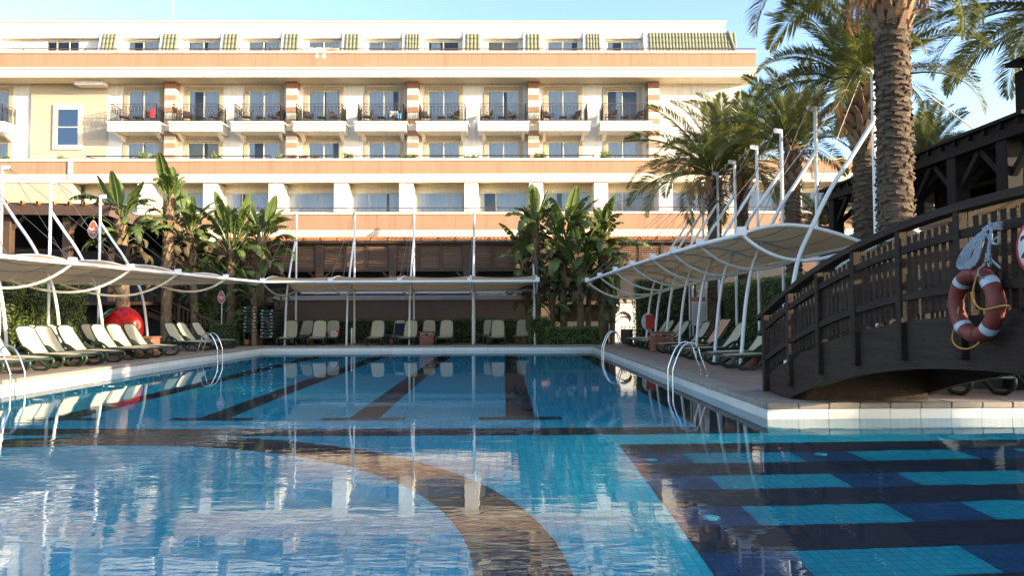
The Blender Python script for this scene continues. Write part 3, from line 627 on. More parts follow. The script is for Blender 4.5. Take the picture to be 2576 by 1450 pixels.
for Y in (16.84, 20.0, 22.5, 24.7, 27.1, 29.3, 31.5, 33.4):
    t = (Y-16.84)/16.16; fx = 5.45-.35*t-1.27*t*t; fz = 3.28+.42*t-.72*t*t
    fr.append(((fx, Y, fz), (8.30-.55*t, Y, 3.06-.28*t), (6.39, Y, 0), (8.55, Y, 0), 7.13))
canopy('side_canopy', 'long beige fabric canopy on curved white bows over the right loungers', fr, .30, .50)
fr = []
for Y in (16.4, 19.0, 21.7, 24.3, 26.9, 30.2, 33.2):
    t = (Y-19)/14; fr.append(((-13.0+2.1*t, Y, 3.02-.05*t), ({30.2: -14.2, 33.2: -11.5}.get(Y, -16.4+.5*t), Y, {30.2: 2.76, 33.2: 2.95}.get(Y, 2.66)), (-14.4, Y, 0), (-16.45, Y, 0), 6.4))
canopy('side_canopy', 'long beige fabric canopy on curved white bows over the left loungers', fr, .34, .50, .9, skip_mast=(6,))
fr = [((X, 33.0, 2.96), (X, 38.2, 2.72), (X, 36.4, 0), (X, 38.3, 0), 6.83) for X in (-10.74, -7.73, -4.66, -1.54, 1.50)]
canopy('front_canopy', 'beige fabric canopy with four bays across the far end of the pool', fr, .42, .40, .95)
gut = MB().box(xx(757, 38.6), xx(1335, 38.6), 38.5, 38.75, zy(738, 38.6), zy(727, 38.6)); tag(gut.build('awning_cassette', MAT['white_paint']), 'long white awning cassette behind the far canopy', 'awning')
fr = [((7.25, 13.0, 2.95), (12.4, 13.0, 3.0), (8.3, 13.0, 0), (8.05, 13.0, 0), 4.2), ((7.3, 15.2, 2.7), (12.4, 15.2, 2.75), (8.3, 15.2, 0), (8.05, 15.2, 0), 4.2), ((7.9, 17.4, 2.5), (12.4, 17.4, 2.5), (8.5, 17.4, 0), (8.2, 17.4, 0), 4.2)]
canopy('end_canopy', 'beige fabric canopy seen behind the bridge handrail', fr, .62, .62, .7, ncab=False, skip_mast=(0, 1, 2))
# ================================================================ RIGHT PAVILION (two storeys of dark timber)
PX = 9.6; PZ_ = CAM_H+PX/2.65
rpv = empty('bar_pavilion', (PX, 18, 0), 0, 'black timber two storey bar pavilion with deep eave at the right', 'pavilion')
def bp_(b, name, m, parent=None): b.v = [(x-PX, y-18, z) for x, y, z in b.v]; return b.build(name, MAT[m], parent or rpv)
PE0, PE1 = 13.2, 21.7; RXX = 17.2
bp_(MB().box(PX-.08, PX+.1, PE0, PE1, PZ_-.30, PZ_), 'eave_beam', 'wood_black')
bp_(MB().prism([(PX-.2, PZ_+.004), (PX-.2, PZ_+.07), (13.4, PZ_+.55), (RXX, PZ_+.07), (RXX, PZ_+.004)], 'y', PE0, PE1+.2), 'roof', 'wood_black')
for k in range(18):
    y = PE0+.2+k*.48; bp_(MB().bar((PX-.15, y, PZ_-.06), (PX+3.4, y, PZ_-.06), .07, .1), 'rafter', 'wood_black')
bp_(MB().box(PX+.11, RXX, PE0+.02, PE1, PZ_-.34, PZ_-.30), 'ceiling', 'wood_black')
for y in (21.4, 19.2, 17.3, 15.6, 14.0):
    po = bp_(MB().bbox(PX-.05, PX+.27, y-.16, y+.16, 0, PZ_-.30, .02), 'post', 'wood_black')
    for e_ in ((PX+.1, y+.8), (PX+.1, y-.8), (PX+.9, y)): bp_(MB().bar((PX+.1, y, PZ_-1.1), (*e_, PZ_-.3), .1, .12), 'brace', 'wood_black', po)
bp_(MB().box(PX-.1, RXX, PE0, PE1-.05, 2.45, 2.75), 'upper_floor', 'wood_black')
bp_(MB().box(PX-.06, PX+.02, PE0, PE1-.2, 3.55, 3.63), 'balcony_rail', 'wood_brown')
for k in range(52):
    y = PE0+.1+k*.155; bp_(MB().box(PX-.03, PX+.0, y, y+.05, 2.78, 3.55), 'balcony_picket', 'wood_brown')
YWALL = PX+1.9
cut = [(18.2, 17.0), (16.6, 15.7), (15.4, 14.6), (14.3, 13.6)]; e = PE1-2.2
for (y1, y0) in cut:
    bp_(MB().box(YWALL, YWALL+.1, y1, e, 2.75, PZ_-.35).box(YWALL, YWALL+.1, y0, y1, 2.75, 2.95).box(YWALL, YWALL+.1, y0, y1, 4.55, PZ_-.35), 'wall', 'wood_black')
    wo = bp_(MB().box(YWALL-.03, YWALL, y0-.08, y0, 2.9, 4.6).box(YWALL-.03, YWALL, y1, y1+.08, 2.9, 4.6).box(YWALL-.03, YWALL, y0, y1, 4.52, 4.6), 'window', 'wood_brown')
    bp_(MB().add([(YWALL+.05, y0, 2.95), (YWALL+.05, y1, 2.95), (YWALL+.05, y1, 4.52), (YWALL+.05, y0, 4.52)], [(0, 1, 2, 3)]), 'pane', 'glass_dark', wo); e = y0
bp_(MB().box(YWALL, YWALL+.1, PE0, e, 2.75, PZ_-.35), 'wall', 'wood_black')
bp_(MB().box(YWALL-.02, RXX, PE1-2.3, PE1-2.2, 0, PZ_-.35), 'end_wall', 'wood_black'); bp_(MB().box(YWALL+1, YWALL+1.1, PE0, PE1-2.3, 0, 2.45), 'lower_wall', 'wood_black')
ch = PY(2602, 300, 19.5)
cst = bp_(MB().box(ch.x-.36, ch.x+.7, 19.2, 19.7, PZ_, PY(2602, 178, 19.5).z), 'chimney', 'wood_black')
bp_(MB().box(ch.x-.52, ch.x+.85, 19.05, 19.85, PY(2602, 160, 19.5).z, PY(2602, 150, 19.5).z).box(ch.x-.4, ch.x-.33, 19.3, 19.37, PY(2602, 178, 19.5).z-.01, PY(2602, 160, 19.5).z+.01).box(ch.x+.33, ch.x+.4, 19.3, 19.37, PY(2602, 178, 19.5).z-.01, PY(2602, 160, 19.5).z+.01), 'chimney_cowl', 'wood_black', cst)
# unseen block added at the right to shade the far end of the pool
shade_blk = empty('added_shade_block', (27, 22, 0), 0, 'unseen white block added at the right to shade the far deck', 'hotel')
MB().box(-5.5, 6, -4.5, 4.5, 0, 9.3).build('wall', MAT['stucco_white'], shade_blk); MB().box(-5.8, 6.3, -4.8, 4.8, 9.3, 9.6).build('roof_cap', MAT['stucco_cream'], shade_blk)
for k in range(3):
    for j in range(2): MB().box(-5.56, -5.5, -3.6+k*2.7, -1.8+k*2.7, 2+j*3.2, 4.2+j*3.2).build('window', MAT['glass_dark'], shade_blk)
# ================================================================ BRIDGE
BX = 4.92; BC = 7.0; BR = 20.4; BW = 2.15
br = empty('arched_bridge', (BX, BC, 0), 0, 'dark wooden arched footbridge with slatted railing in the right foreground', 'footbridge')
def arc(y, crest, r=BR): return crest-(r-math.sqrt(r*r-(y-BC)**2))
def bl(b, name, m='wood_dark', parent=None): b.v = [(x-BX, y-BC, z) for x, y, z in b.v]; return b.build(name, MAT[m], parent or br)
for sx in (0, 1):
    X = BX+sx*BW; n = 40; ys = [BC-6.55+13.1*i/n for i in range(n+1)]
    top = [(y, arc(y, 1.44)) for y in ys]; bot = [(y, max(.015, arc(y, .87, 18.8))) for y in reversed(ys)]
    poly = top+bot; g = MB(); m_ = len(poly)
    vs = [(X-.06, y, z) for y, z in poly]+[(X+.06, y, z) for y, z in poly]; fs = []
    for i in range(n): fs += [(i, i+1, m_-2-i, m_-1-i), (m_+i, 2*m_-1-i, 2*m_-2-i, m_+i+1)]
    for i in range(m_): j = (i+1) % m_; fs.append((i, m_+i, m_+j, j))
    bl(g.add(vs, fs), 'girder')
    xo = X-.085 if sx == 0 else X+.085; sg = -1 if sx == 0 else 1
    for k in range(12):
        y = 13.66-1.18*k
        if y < .4: break
        zt = arc(y, 2.55); p = bl(MB().bbox(xo-.05, xo+.05, y-.055, y+.055, max(.02, arc(y, 1.44)-.42), zt, .008), 'post')
        bl(MB().bbox(xo+.052, xo+.15, y-.05, y+.05, max(.02, arc(y, 1.40)), zt, .008), 'post_back', parent=p)
        bl(MB().prism([(y-.055, 0), (y+.055, 0), (y, -.07)], 'x', xo-.05, xo+.05) if False else MB().bbox(xo-.06, xo+.02, y-.065, y+.065, max(.02, arc(y, 1.44)-.46), max(.04, arc(y, 1.44)-.40), .01), 'post_foot', parent=p)
    xs = [BC-6.95+13.9*i/28 for i in range(29)]
    def rail(z, w_, h_, xr, name):
        b = MB(); pr = [(xr-w_/2, -h_/2), (xr+w_/2, -h_/2), (xr+w_/2, h_/2), (xr-w_/2, h_/2)]; vs = []; fs = []
        for y in xs:
            for (px_, pz) in pr: vs.append((px_, y, arc(y, z)+pz))
        for i in range(len(xs)-1):
            for k in range(4): fs.append((4*i+k, 4*i+(k+1) % 4, 4*i+4+(k+1) % 4, 4*i+4+k))
        fs += [(0, 1, 2, 3), (len(vs)-1, len(vs)-2, len(vs)-3, len(vs)-4)]; bl(b.add(vs, fs), name)
    rail(2.585, .17, .085, xo+.02, 'handrail'); rail(2.30, .05, .09, xo-.005, 'upper_rail'); rail(1.73, .05, .09, xo-.005, 'lower_rail')
    y = 13.6-.14
    while y > .5:
        if all(abs(y-(13.66-1.18*k)) > .09 for k in range(12)):
            h0, h1 = arc(y, 1.50)+random.uniform(-.01, .01), arc(y, 2.46)+random.uniform(-.012, .012)
            bl(MB().bbox(xo+.024, xo+.068, y-.045, y+.045, h0, h1, .005), 'picket')
        y -= .141
for k in range(44):
    y = BC-6.45+k*.3; z = arc(y, 1.36); bl(MB().bar((BX+.06, y, z), (BX+BW-.06, y, z), .27, .05), 'deck_plank')
bl(MB().box(BX+.07, BX+BW-.07, 12.2, 12.3, .004, arc(12.25, 1.30)), 'abutment_board'); bl(MB().box(BX+.07, BX+BW-.07, 1.7, 1.8, .004, arc(1.75, 1.30)), 'abutment_board')
# life ring, its ropes and the round sign hang on the bridge railing
by, bz = 7.30, 0; cz = PY(2477, 766, 7.3).z; bx = BX-.085-.15
buoy = empty('life_ring', (bx, by, cz), 0, 'red life ring with white bands hanging on the bridge railing', 'life ring')
RM, RT = .305, .082
def torus(a0, a1, rt, n=40, m_=16):
    def fn(u, v):
        a = a0+(a1-a0)*u; q = 2*math.pi*v; rr = RM+rt*math.cos(q)*.95; return (rt*1.0*math.sin(q), rr*math.cos(a), rr*math.sin(a))
    return MB().grid(fn, n, m_)
torus(0, 2*math.pi, RT, 64, 20).build('ring', MAT['buoy_red'], buoy)
for a in (50, 140, 228, 310): torus(R(a-6.5), R(a+6.5), RT+.003, 6, 20).build('reflective_band', MAT['buoy_band'], buoy)
for a in (0, 95, 180, 270): torus(R(a-7), R(a+7), RT+.006, 6, 20).build('rope_lug', MAT['buoy_red'], buoy)
def W(cx, cy_, dx=0.): p = PY((3560+cx/2.788)/1.49, (800+cy_/2.788)/1.49, 7.3); t = (bx-.09+dx)/p.x; q = Vector((0, 0, CAM_H)); return q+(p-q)*t
yr = spline([W(320, 575), W(262, 720), W(240, 880), W(300, 985, -.03), W(380, 1005, -.03), W(470, 985, -.03), W(560, 965), W(630, 970)], 6)
tag(MB().tube(yr, .0085, 7).tube(spline([W(95, 980, .05), W(70, 1120, .05), W(25, 1300, .05), W(70, 1390, .03), W(170, 1420), W(260, 1390), W(305, 1350)], 6), .0085, 7).build('yellow_rope', MAT['rope_yellow']), 'thin yellow grab rope looped around the red life ring', 'rope')
rg = MB()
for k in range(7):
    o = (k-3)*11; rg.tube(spline([W(410+o*.3, 160), W(330+o*.6, 215), W(240+o, 310), W(165+o*1.5, 430), W(140+o*1.9, 545+k*5), W(190+o*1.6, 580-k*6), W(265+o, 480), W(310+o*.8, 330), W(370+o*.4, 210)], 5), .011, 6)
for k in range(4): rg.tube(spline([W(345+k*8, 165+k*9), W(420, 120+k*16), W(535, 95+k*22, .06), W(540, 110+k*22, .12)], 5), .011, 6)
for o in (0, 14): rg.tube(spline([W(420, 90, .02), W(425+o, 200), W(405+o, 330), W(395+o, 440), W(385+o, 500), W(300+o*8, 590-o*2, -.01)], 5), .010, 6)
rg.tube(spline([W(390, 440), W(450, 500), W(530, 575)], 5), .010, 6); rg.tube(spline([W(380, 200), W(430, 300), W(500, 320), W(505, 250), W(440, 290)], 5), .010, 6)
rg.tube(spline([W(375, 470, -.02), W(420, 430, -.03), W(380, 430, -.03), W(410, 480, -.03), W(370, 500, -.02)], 5), .013, 6)
rg.tube(spline([W(300, 600, -.02), W(300, 650, -.03), W(380, 690, .05)], 4), .010, 6)
tag(rg.build('white_rope', MAT['rope_grey']), 'coiled grey and white rope tied to the railing above the life ring', 'rope')
sp = PY(2632, 638, 6.55); sy = 6.52; sz = PY(2600, 621, 6.52).z
sgn = empty('depth_sign', (BX-.17, sy, sz), 0, 'round white sign with red rim and black number on the bridge railing', 'sign')
MB().lathe([(0, -.012), (.255, -.012), (.26, -.006), (.26, .006), (0, .006)], 40, axis='x').build('plate', MAT['sign_red'], sgn); MB().lathe([(0, -.016), (.222, -.016), (.222, -.0125)], 40, axis='x').build('face', MAT['sign_white'], sgn)
text_mesh('number', '2', .30, MAT['ink_black'], sgn, Matrix.Translation((-.018, .12, 0)) @ Matrix.Rotation(R(-90), 4, 'Z') @ Matrix.Rotation(R(90), 4, 'X'))
# ================================================================ PALMS
def frond_mesh(name, L, droop, dense=1.0, dry=False, seed=0):
    rs = random.Random(seed); n = int(60*dense); ax = []
    for i in range(n+1):
        t = i/n; ang = R(8)-droop*t**1.5; ax.append((t, ang))
    pts = [Vector((0, 0, 0))]
    for i in range(n): pts.append(pts[-1]+Vector((math.cos(ax[i][1]), 0, math.sin(ax[i][1])))*(L/n))
    b = MB(); b.tube(pts[::4]+[pts[-1]], [max(.006, .034*(1-k/(n/4+1))) for k in range(len(pts[::4])+1)], 5, caps=False)
    nr = len(b.f)
    for i in range(int(n*.14), n+1):
        t = i/n; d = Vector((math.cos(ax[i][1]), 0, math.sin(ax[i][1]))); up = Vector((-d.z, 0, d.x)); p = pts[i]
        l = L*.215*(math.sin(math.pi*min(1, .12+t*.86))**.6)*rs.uniform(.85, 1.1)
        if dry: l *= .8
        for s in (-1, 1):
            for rep in range(2):
                q = p+d*(L/n*.5*rep); sw = rs.uniform(.25, .5) if t < .8 else .9
                v = (Vector((0, s, 0))*rs.uniform(.8, 1)+d*(.55+sw*.5)+up*rs.uniform(.25, .6)*(1 if not dry else -1.2)).normalized()
                tip = q+v*l+Vector((0, 0, -l*l*rs.uniform(.22, .55))); mid = q+v*l*.5; w_ = .0145 if not dry else .010
                sd = v.cross(up).normalized()
                b.add([q, mid+sd*w_+up*.006, tip, mid-sd*w_+up*.006], [(0, 1, 2, 3)])
    return b.mesh(name)
FR = [frond_mesh('frond', 2.7, R(dr), 1, False, i) for i, dr in enumerate((50, 70, 88, 105, 62, 95))]
FD = [frond_mesh('dry_frond', 2.0, R(150), .7, True, 20), frond_mesh('dry_frond', 1.6, R(170), .7, True, 21)]
for m in FR: m.materials.append(MAT['palm_leaf'])
for m in FD: m.materials.append(MAT['palm_dry'])
def trunk_fn(h, r0, r1, lean, seed):
    rs = random.Random(seed); b = MB(); n = 24; rows = int(h/.12)
    prof = lambda t: r0+(r1-r0)*t+.10*r0*math.exp(-t*9)
    b.grid(lambda u, v: ((prof(v)*.94)*math.cos(2*math.pi*u)+lean*v*v, (prof(v)*.94)*math.sin(2*math.pi*u), h*v), n, 16)
    return b, prof
def palm(label, x, y, h, r0, r1, nf, lo, hi, seed, sc=1.0, boots=0, dry=4, azs=None, lean=0., hang=0):
    rs = random.Random(seed); th = empty('palm_tree', (x, y, 0), 0, label, 'palm tree', 'date palms on the right')
    b, prof = trunk_fn(h, r0, r1, lean, seed); b.build('trunk', MAT['palm_bark'], th)
    s = MB(); z = .1; k = 0                             # old leaf bases, a spiral of stubby scales
    while z < h-.05:
        t = z/h; r_ = prof(t); n = max(9, round(2*math.pi*r_/.2))
        for i in range(n):
            a = 2*math.pi*(i+.5*(k % 2)+.13*math.sin(k*1.7))/n+rs.uniform(-.12, .12); da = math.pi/n*rs.uniform(.8, 1.35); hh = rs.uniform(.07, .17); zz = z+rs.uniform(-.05, .05)+.26*i/n; o = r_*rs.uniform(.98, 1.16)
            if rs.random() < .12 or zz > h-.1: continue
            cx = lean*t*t
            C_ = lambda a_, rr, z_: (cx+rr*math.cos(a_), rr*math.sin(a_), z_)
            vs = [C_(a-da, r_*.92, zz), C_(a+da, r_*.92, zz), C_(a+da*.75, o, zz+hh*.55), C_(a-da*.75, o, zz+hh*.55), C_(a-da*.6, r_*.95, zz+hh), C_(a+da*.6, r_*.95, zz+hh), C_(a, o*1.03, zz+hh*.35)]
            s.add(vs, [(0, 1, 6), (1, 2, 6), (2, 3, 6), (3, 0, 6), (3, 2, 5, 4)])
        z += .088; k += 1
    o = s.build('leaf_scars', MAT['palm_bark'], th); o['kind'] = 'stuff'
    if boots:
        s = MB()
        for k in range(boots):
            t = k/boots; z = h-1.5+1.75*t; a = k*2.399; rr = prof(1)*(1.0+.30*math.sin(math.pi*min(1, t*.95+.05))); l = rs.uniform(.22, .42); w_ = rs.uniform(.07, .11)
            d = Vector((math.cos(a), math.sin(a), 0)); sd = Vector((-d.y, d.x, 0)); c = d*rr*.82+Vector((lean, 0, z)); e = c+d*rs.uniform(.12, .24)+Vector((0, 0, l))
            s.add([c+sd*w_, c-sd*w_, e-sd*w_*.6, e+sd*w_*.6, c+sd*w_-d*.1+Vector((0, 0, .1)), c-sd*w_-d*.1+Vector((0, 0, .1)), e-sd*w_*.5-d*.05, e+sd*w_*.5-d*.05], [(0, 1, 2, 3), (4, 7, 6, 5), (0, 3, 7, 4), (1, 5, 6, 2), (3, 2, 6, 7)])
        o = s.build('leaf_bases', MAT['palm_boot'], th); o['kind'] = 'stuff'
    for i in range(nf):
        a = i*2.39996+rs.uniform(-.2, .2) if azs is None else azs[i % len(azs)]+rs.uniform(-.1, .1)
        e = hi+(lo-hi)*(i/nf)**.8+rs.uniform(-5, 5)
        k = 4 if e > 65 else (0 if e > 45 else (rs.choice((1, 5)) if e > 20 else rs.choice((2, 3))))
        c = link('frond', FR[k], None, th, (lean+.10*math.cos(a), .10*math.sin(a), h+.12), None, (sc*rs.uniform(.9, 1.08),)*3)
        c.rotation_mode = 'QUATERNION'; c.rotation_quaternion = (Matrix.Rotation(a, 3, 'Z') @ Matrix.Rotation(-R(e), 3, 'Y') @ Matrix.Rotation(rs.uniform(-.5, .5), 3, 'X')).to_quaternion()
    for i in range(dry):
        a = rs.uniform(0, 6.28); c = link('dry_frond', FD[i % 2], None, th, (lean+.15*math.cos(a), .15*math.sin(a), h-.15), None, (sc*rs.uniform(.6, .9),)*3)
        c.rotation_mode = 'QUATERNION'; c.rotation_quaternion = (Matrix.Rotation(a, 3, 'Z') @ Matrix.Rotation(R(rs.uniform(-25, 5)), 3, 'Y')).to_quaternion()
    for i in range(hang):                               # hanging dry fruit stalks
        a = rs.uniform(0, 6.28); b = MB(); c0 = Vector((lean+.3*math.cos(a), .3*math.sin(a), h-.45)); d = Vector((math.cos(a), math.sin(a), 0))
        knee = c0+d*rs.uniform(.25, .45)+Vector((0, 0, .25)); b.tube(spline([c0, (c0+knee)/2+Vector((0, 0, .1)), knee], 3), .02, 5)
        for q in range(26):
            e = knee+Vector((rs.gauss(0, .09), rs.gauss(0, .09), -rs.uniform(.4, .85))); b.tube([knee, (knee+e)/2+Vector((rs.gauss(0, .04), rs.gauss(0, .04), .05)), e], .007, 3, caps=False)
        b.build('fruit_stalk', MAT['palm_dry'], th)
    return th
palm('tall palm with the thickest trunk and dry stalks behind the bridge', 7.5, 14.0, 8.25, .335, .30, 30, 0, 82, 1, 1.25, 80, 3, hang=8)
palm('tall palm with swollen boot collar left of the thickest trunk', 8.85, 17.9, 6.85, .315, .27, 30, 8, 84, 2, 1.12, 64, 4, hang=3)
palm('palm with a full round crown behind the tall mast', 10.1, 25.6, 7.15, .30, .24, 30, 8, 86, 3, 1.1, 26, 4)
palm('leaning backed palm with browning skirt between two other palms', 9.9, 30.5, 7.5, .30, .25, 26, 22, 86, 4, 1.32, 22, 9, hang=2)
palm('leftmost palm with long fronds drooping in front of the hotel terrace', 8.5, 29.6, 6.95, .30, .26, 28, -8, 80, 5, 1.4, 18, 3, hang=3)
palm('small palm crown showing above the bar pavilion roof', 15.4, 26.6, 7.0, .26, .22, 26, 15, 85, 6, .85, 10, 0)
palm('palm at the right edge with fronds reaching into the top corner', 14.5, 18.4, 9.0, .30, .26, 40, -15, 80, 7, 1.35, 20, 0)
palm('short palm half hidden behind the swollen collar palm', 13.8, 31.5, 5.2, .26, .22, 26, -5, 70, 8, .8, 8, 0)
# ================================================================ GIANT BANANA-LIKE PLANTS
def paddle(name, pet, bl, bw, bend, torn, seed):
    rs = random.Random(seed); b = MB(); n = 22; ang = R(88); p = Vector((0, 0, 0)); pts = [p]; T = pet+bl; N_ = 30
    for i in range(N_): t = (i+1)/N_; ang2 = R(86)-bend*max(0, t-.25)**1.4/.66; pts.append(pts[-1]+Vector((math.cos(ang2), 0, math.sin(ang2)))*(T/N_))
    def at(s):
        k = min(N_-1, int(s*N_)); f_ = s*N_-k; q = pts[k].lerp(pts[k+1], f_); d = (pts[k+1]-pts[k]).normalized(); return q, d
    b.tube(pts[::3]+[pts[-1]], [max(.006, .032*(1-i/(N_/3+1)*.85)) for i in range(len(pts[::3])+1)], 6, caps=False)
    m = 20
    for s in (-1, 1):
        cut = [0.]
        while cut[-1] < 1: cut.append(cut[-1]+(rs.uniform(.035, .11) if torn else rs.uniform(.35, .6)))
        cut[-1] = 1.
        for a, c in zip(cut[:-1], cut[1:]):
            g = .0 if not torn else rs.uniform(.004, .014); dr = rs.uniform(.15, .75) if torn else .12; st = max(2, int((c-a)*m)); ln = rs.uniform(.8, 1.02) if torn else 1
            def fn(u, v):
                t = a+(c-a)*u*(1-g*6 if torn else 1); q, d = at(pet/T+(1-pet/T)*t); up = Vector((-d.z, 0, d.x)); w_ = bw*(math.sin(math.pi*min(1., .04+t*.94))**.55)*(1-.25*t)*ln
                sw = d*(.25*v*w_)
                return tuple(q+Vector((0, s, 0))*w_*v*(1-.25*dr*v)+up*(w_*v*.42*(1-v*1.2))+sw+Vector((0, 0, -w_*dr*v*v*.75))+up*(.012*math.sin(t*70)*v))
            b.grid(fn, st, 4)
    me = b.mesh(name); me.materials.append(MAT['banana_leaf']); return me
PAD = [paddle('leaf', .9, 1.25, .27, R(18), False, 1), paddle('leaf', .8, 1.35, .27, R(50), True, 2), paddle('leaf', .8, 1.5, .28, R(105), True, 3), paddle('leaf', .7, 1.5, .27, R(140), True, 4), paddle('leaf', .75, 1.3, .30, R(80), True, 5), paddle('leaf', .6, 1.2, .27, R(160), True, 6)]
DEAD = [PAD[3].copy(), PAD[5].copy()]
for m in DEAD: m.materials.clear(); m.materials.append(MAT['banana_dead'])
def banana(label, x, y, h, seed, n=15, sc=1.0, lean=(0, 0), r=.13, group='banana plants'):
    if group.startswith('banana plants left') and h > 2.6: h += .8
    rs = random.Random(seed); th = empty('banana_plant', (x, y, 0), 0, label, 'banana plant', group)
    path = [Vector((lean[0]*t*t, lean[1]*t*t, h*t)) for t in [i/8 for i in range(9)]]
    MB().tube(path, [r*(1.15-.3*i/8) for i in range(9)], 12).build('stem', MAT['banana_stem'], th)
    s = MB(); k = 0; z = .3
    while z < h:                                        # overlapping dry sheaths
        t = z/h; a = k*2.4; c = Vector((lean[0]*t*t, lean[1]*t*t, z)); d = Vector((math.cos(a), math.sin(a), 0)); sd = Vector((-d.y, d.x, 0)); w_ = r*.8; L_ = rs.uniform(.25, .5)
        s.add([c+d*r*.9+sd*w_, c+d*r*.9-sd*w_, c+d*r*1.18-sd*w_*.3+Vector((0, 0, L_)), c+d*r*1.18+sd*w_*.3+Vector((0, 0, L_))], [(0, 1, 2, 3)]); z += .045; k += 1
    o = s.build('dry_sheaths', MAT['banana_stem'], th); o['kind'] = 'stuff'
    s = MB(); c = path[-1]
    for k in range(46):
        a = rs.uniform(0, 6.28); d = Vector((math.cos(a), math.sin(a), 0)); z0 = rs.uniform(-.5, .05); q = c+d*r*.9+Vector((0, 0, z0)); e = q+d*rs.uniform(.08, .22)+Vector((0, 0, rs.uniform(-.25, .15))); sd = Vector((-d.y, d.x, 0))*rs.uniform(.015, .05)
        s.add([q+sd, q-sd, e], [(0, 1, 2)])
    o = s.build('dry_collar', MAT['banana_dry'], th); o['kind'] = 'stuff'
    fan = rs.uniform(0, 3.14)
    n = int(n*1.5)
    for i in range(n):
        t = i/max(1, n-1); v = PAD[0] if t < .16 else PAD[1] if t < .35 else PAD[rs.choice((2, 4))] if t < .65 else PAD[rs.choice((3, 5, 2))]
        a = fan+(math.pi if i % 2 else 0)+rs.gauss(0, .55); tilt = 6+t*34+rs.uniform(-5, 5)
        l = link('leaf', v, None, th, tuple(c+Vector((.05*math.cos(a), .05*math.sin(a), -.25-(.25 if t < .6 else rs.uniform(.3, min(2.2, h*.5)))*t))), None, (1.22*sc*rs.uniform(.75, 1.15),)*3)
        l.rotation_mode = 'QUATERNION'; l.rotation_quaternion = (Matrix.Rotation(a, 3, 'Z') @ Matrix.Rotation(R(tilt), 3, 'Y') @ Matrix.Rotation(rs.uniform(-.7, .7), 3, 'Z')).to_quaternion()
    for i in range(int(4+h*2.2)):                      # dead leaves hanging along the stem
        z = rs.uniform(.35, .92)*h; a = rs.uniform(0, 6.28); t = z/h
        l = link('dead_leaf', DEAD[rs.choice((0, 1, 1))], None, th, (lean[0]*t*t+r*.8*math.cos(a), lean[1]*t*t+r*.8*math.sin(a), z), None, (sc*rs.uniform(.6, .95),)*3)
        l.rotation_mode = 'QUATERNION'; l.rotation_quaternion = (Matrix.Rotation(a, 3, 'Z') @ Matrix.Rotation(R(rs.uniform(25, 60)), 3, 'Y') @ Matrix.Rotation(rs.uniform(-.6, .6), 3, 'Z')).to_quaternion()
    return th
def bpos(xv, Y): return xx(xv, Y)
GL, GR = 'banana plants left of the far canopy', 'banana plants right of the far canopy'
banana('banana plant with three broad upright leaves nearest the left pavilion', bpos(310, 34.6), 34.6, zy(600, 34.6), 1, 15, 1.0, (-.2, 0), .26, GL)
banana('tallest banana plant with a bare shaggy trunk at the left', bpos(418, 36), 36, zy(545, 36), 2, 15, .95, (.1, 0), .22, GL)
banana('banana plant with fan of upright leaves right of the tallest one', bpos(490, 36.6), 36.6, zy(625, 36.6), 3, 16, .98, (-.3, 0), .16, GL)
banana('dense green banana plant in the middle of the left clump', bpos(580, 37), 37, zy(660, 37), 4, 18, 1.1, (0, 0), .16, GL)
banana('banana plant with red brown collar beside the far canopy', bpos(652, 37.4), 37.4, zy(640, 37.4), 5, 15, .95, (.1, 0), .2, GL)
banana('short banana plant with yellow green leaves above the left canopy tip', bpos(640, 36.2), 36.2, zy(735, 36.2), 6, 8, .8, (0, 0), .12, GL)
banana('low banana plant behind the stacked green loungers', bpos(606, 38), 38, zy(770, 38), 7, 12, .85, (0, 0), .12, GL)
banana('banana plant behind the teardrop sign', bpos(535, 37.6), 37.6, zy(740, 37.6), 17, 12, .9, (0, 0), .13, GL)
banana('tall left banana plant of the right clump with red brown collar', bpos(1352, 37.4), 37.4, zy(570, 37.4), 8, 17, .98, (-.1, 0), .16, GR)
banana('banana plant with dark broad leaves in the middle of the right clump', bpos(1418, 37.2), 37.2, zy(615, 37.2), 9, 18, 1.1, (0, 0), .16, GR)
banana('tall straight banana plant with shaggy trunk at the right of its clump', bpos(1518, 37), 37, zy(600, 37), 10, 17, 1.0, (0, 0), .22, GR)
banana('lower banana plant filling the middle of the right clump', bpos(1460, 36.6), 36.6, zy(690, 36.6), 11, 17, 1.05, (0, 0), .14, GR)
banana('banana plant hanging over the right end of the far canopy', bpos(1330, 38.4), 38.4, zy(650, 38.4), 12, 14, .9, (-.2, 0), .14, GR)
banana('small banana plant low at the foot of the right clump', bpos(1390, 37.4), 37.4, zy(745, 37.4), 13, 14, .9, (0, 0), .12, GR)
banana('small banana plant beside the pale garden wall', bpos(1540, 36.8), 36.8, zy(750, 36.8), 14, 11, .75, (.1, 0), .12, GR)
banana('thin banana plant between the two trunks of the right clump', bpos(1480, 37.4), 37.4, zy(660, 37.4), 15, 14, 1.0, (.1, 0), .11, GR)
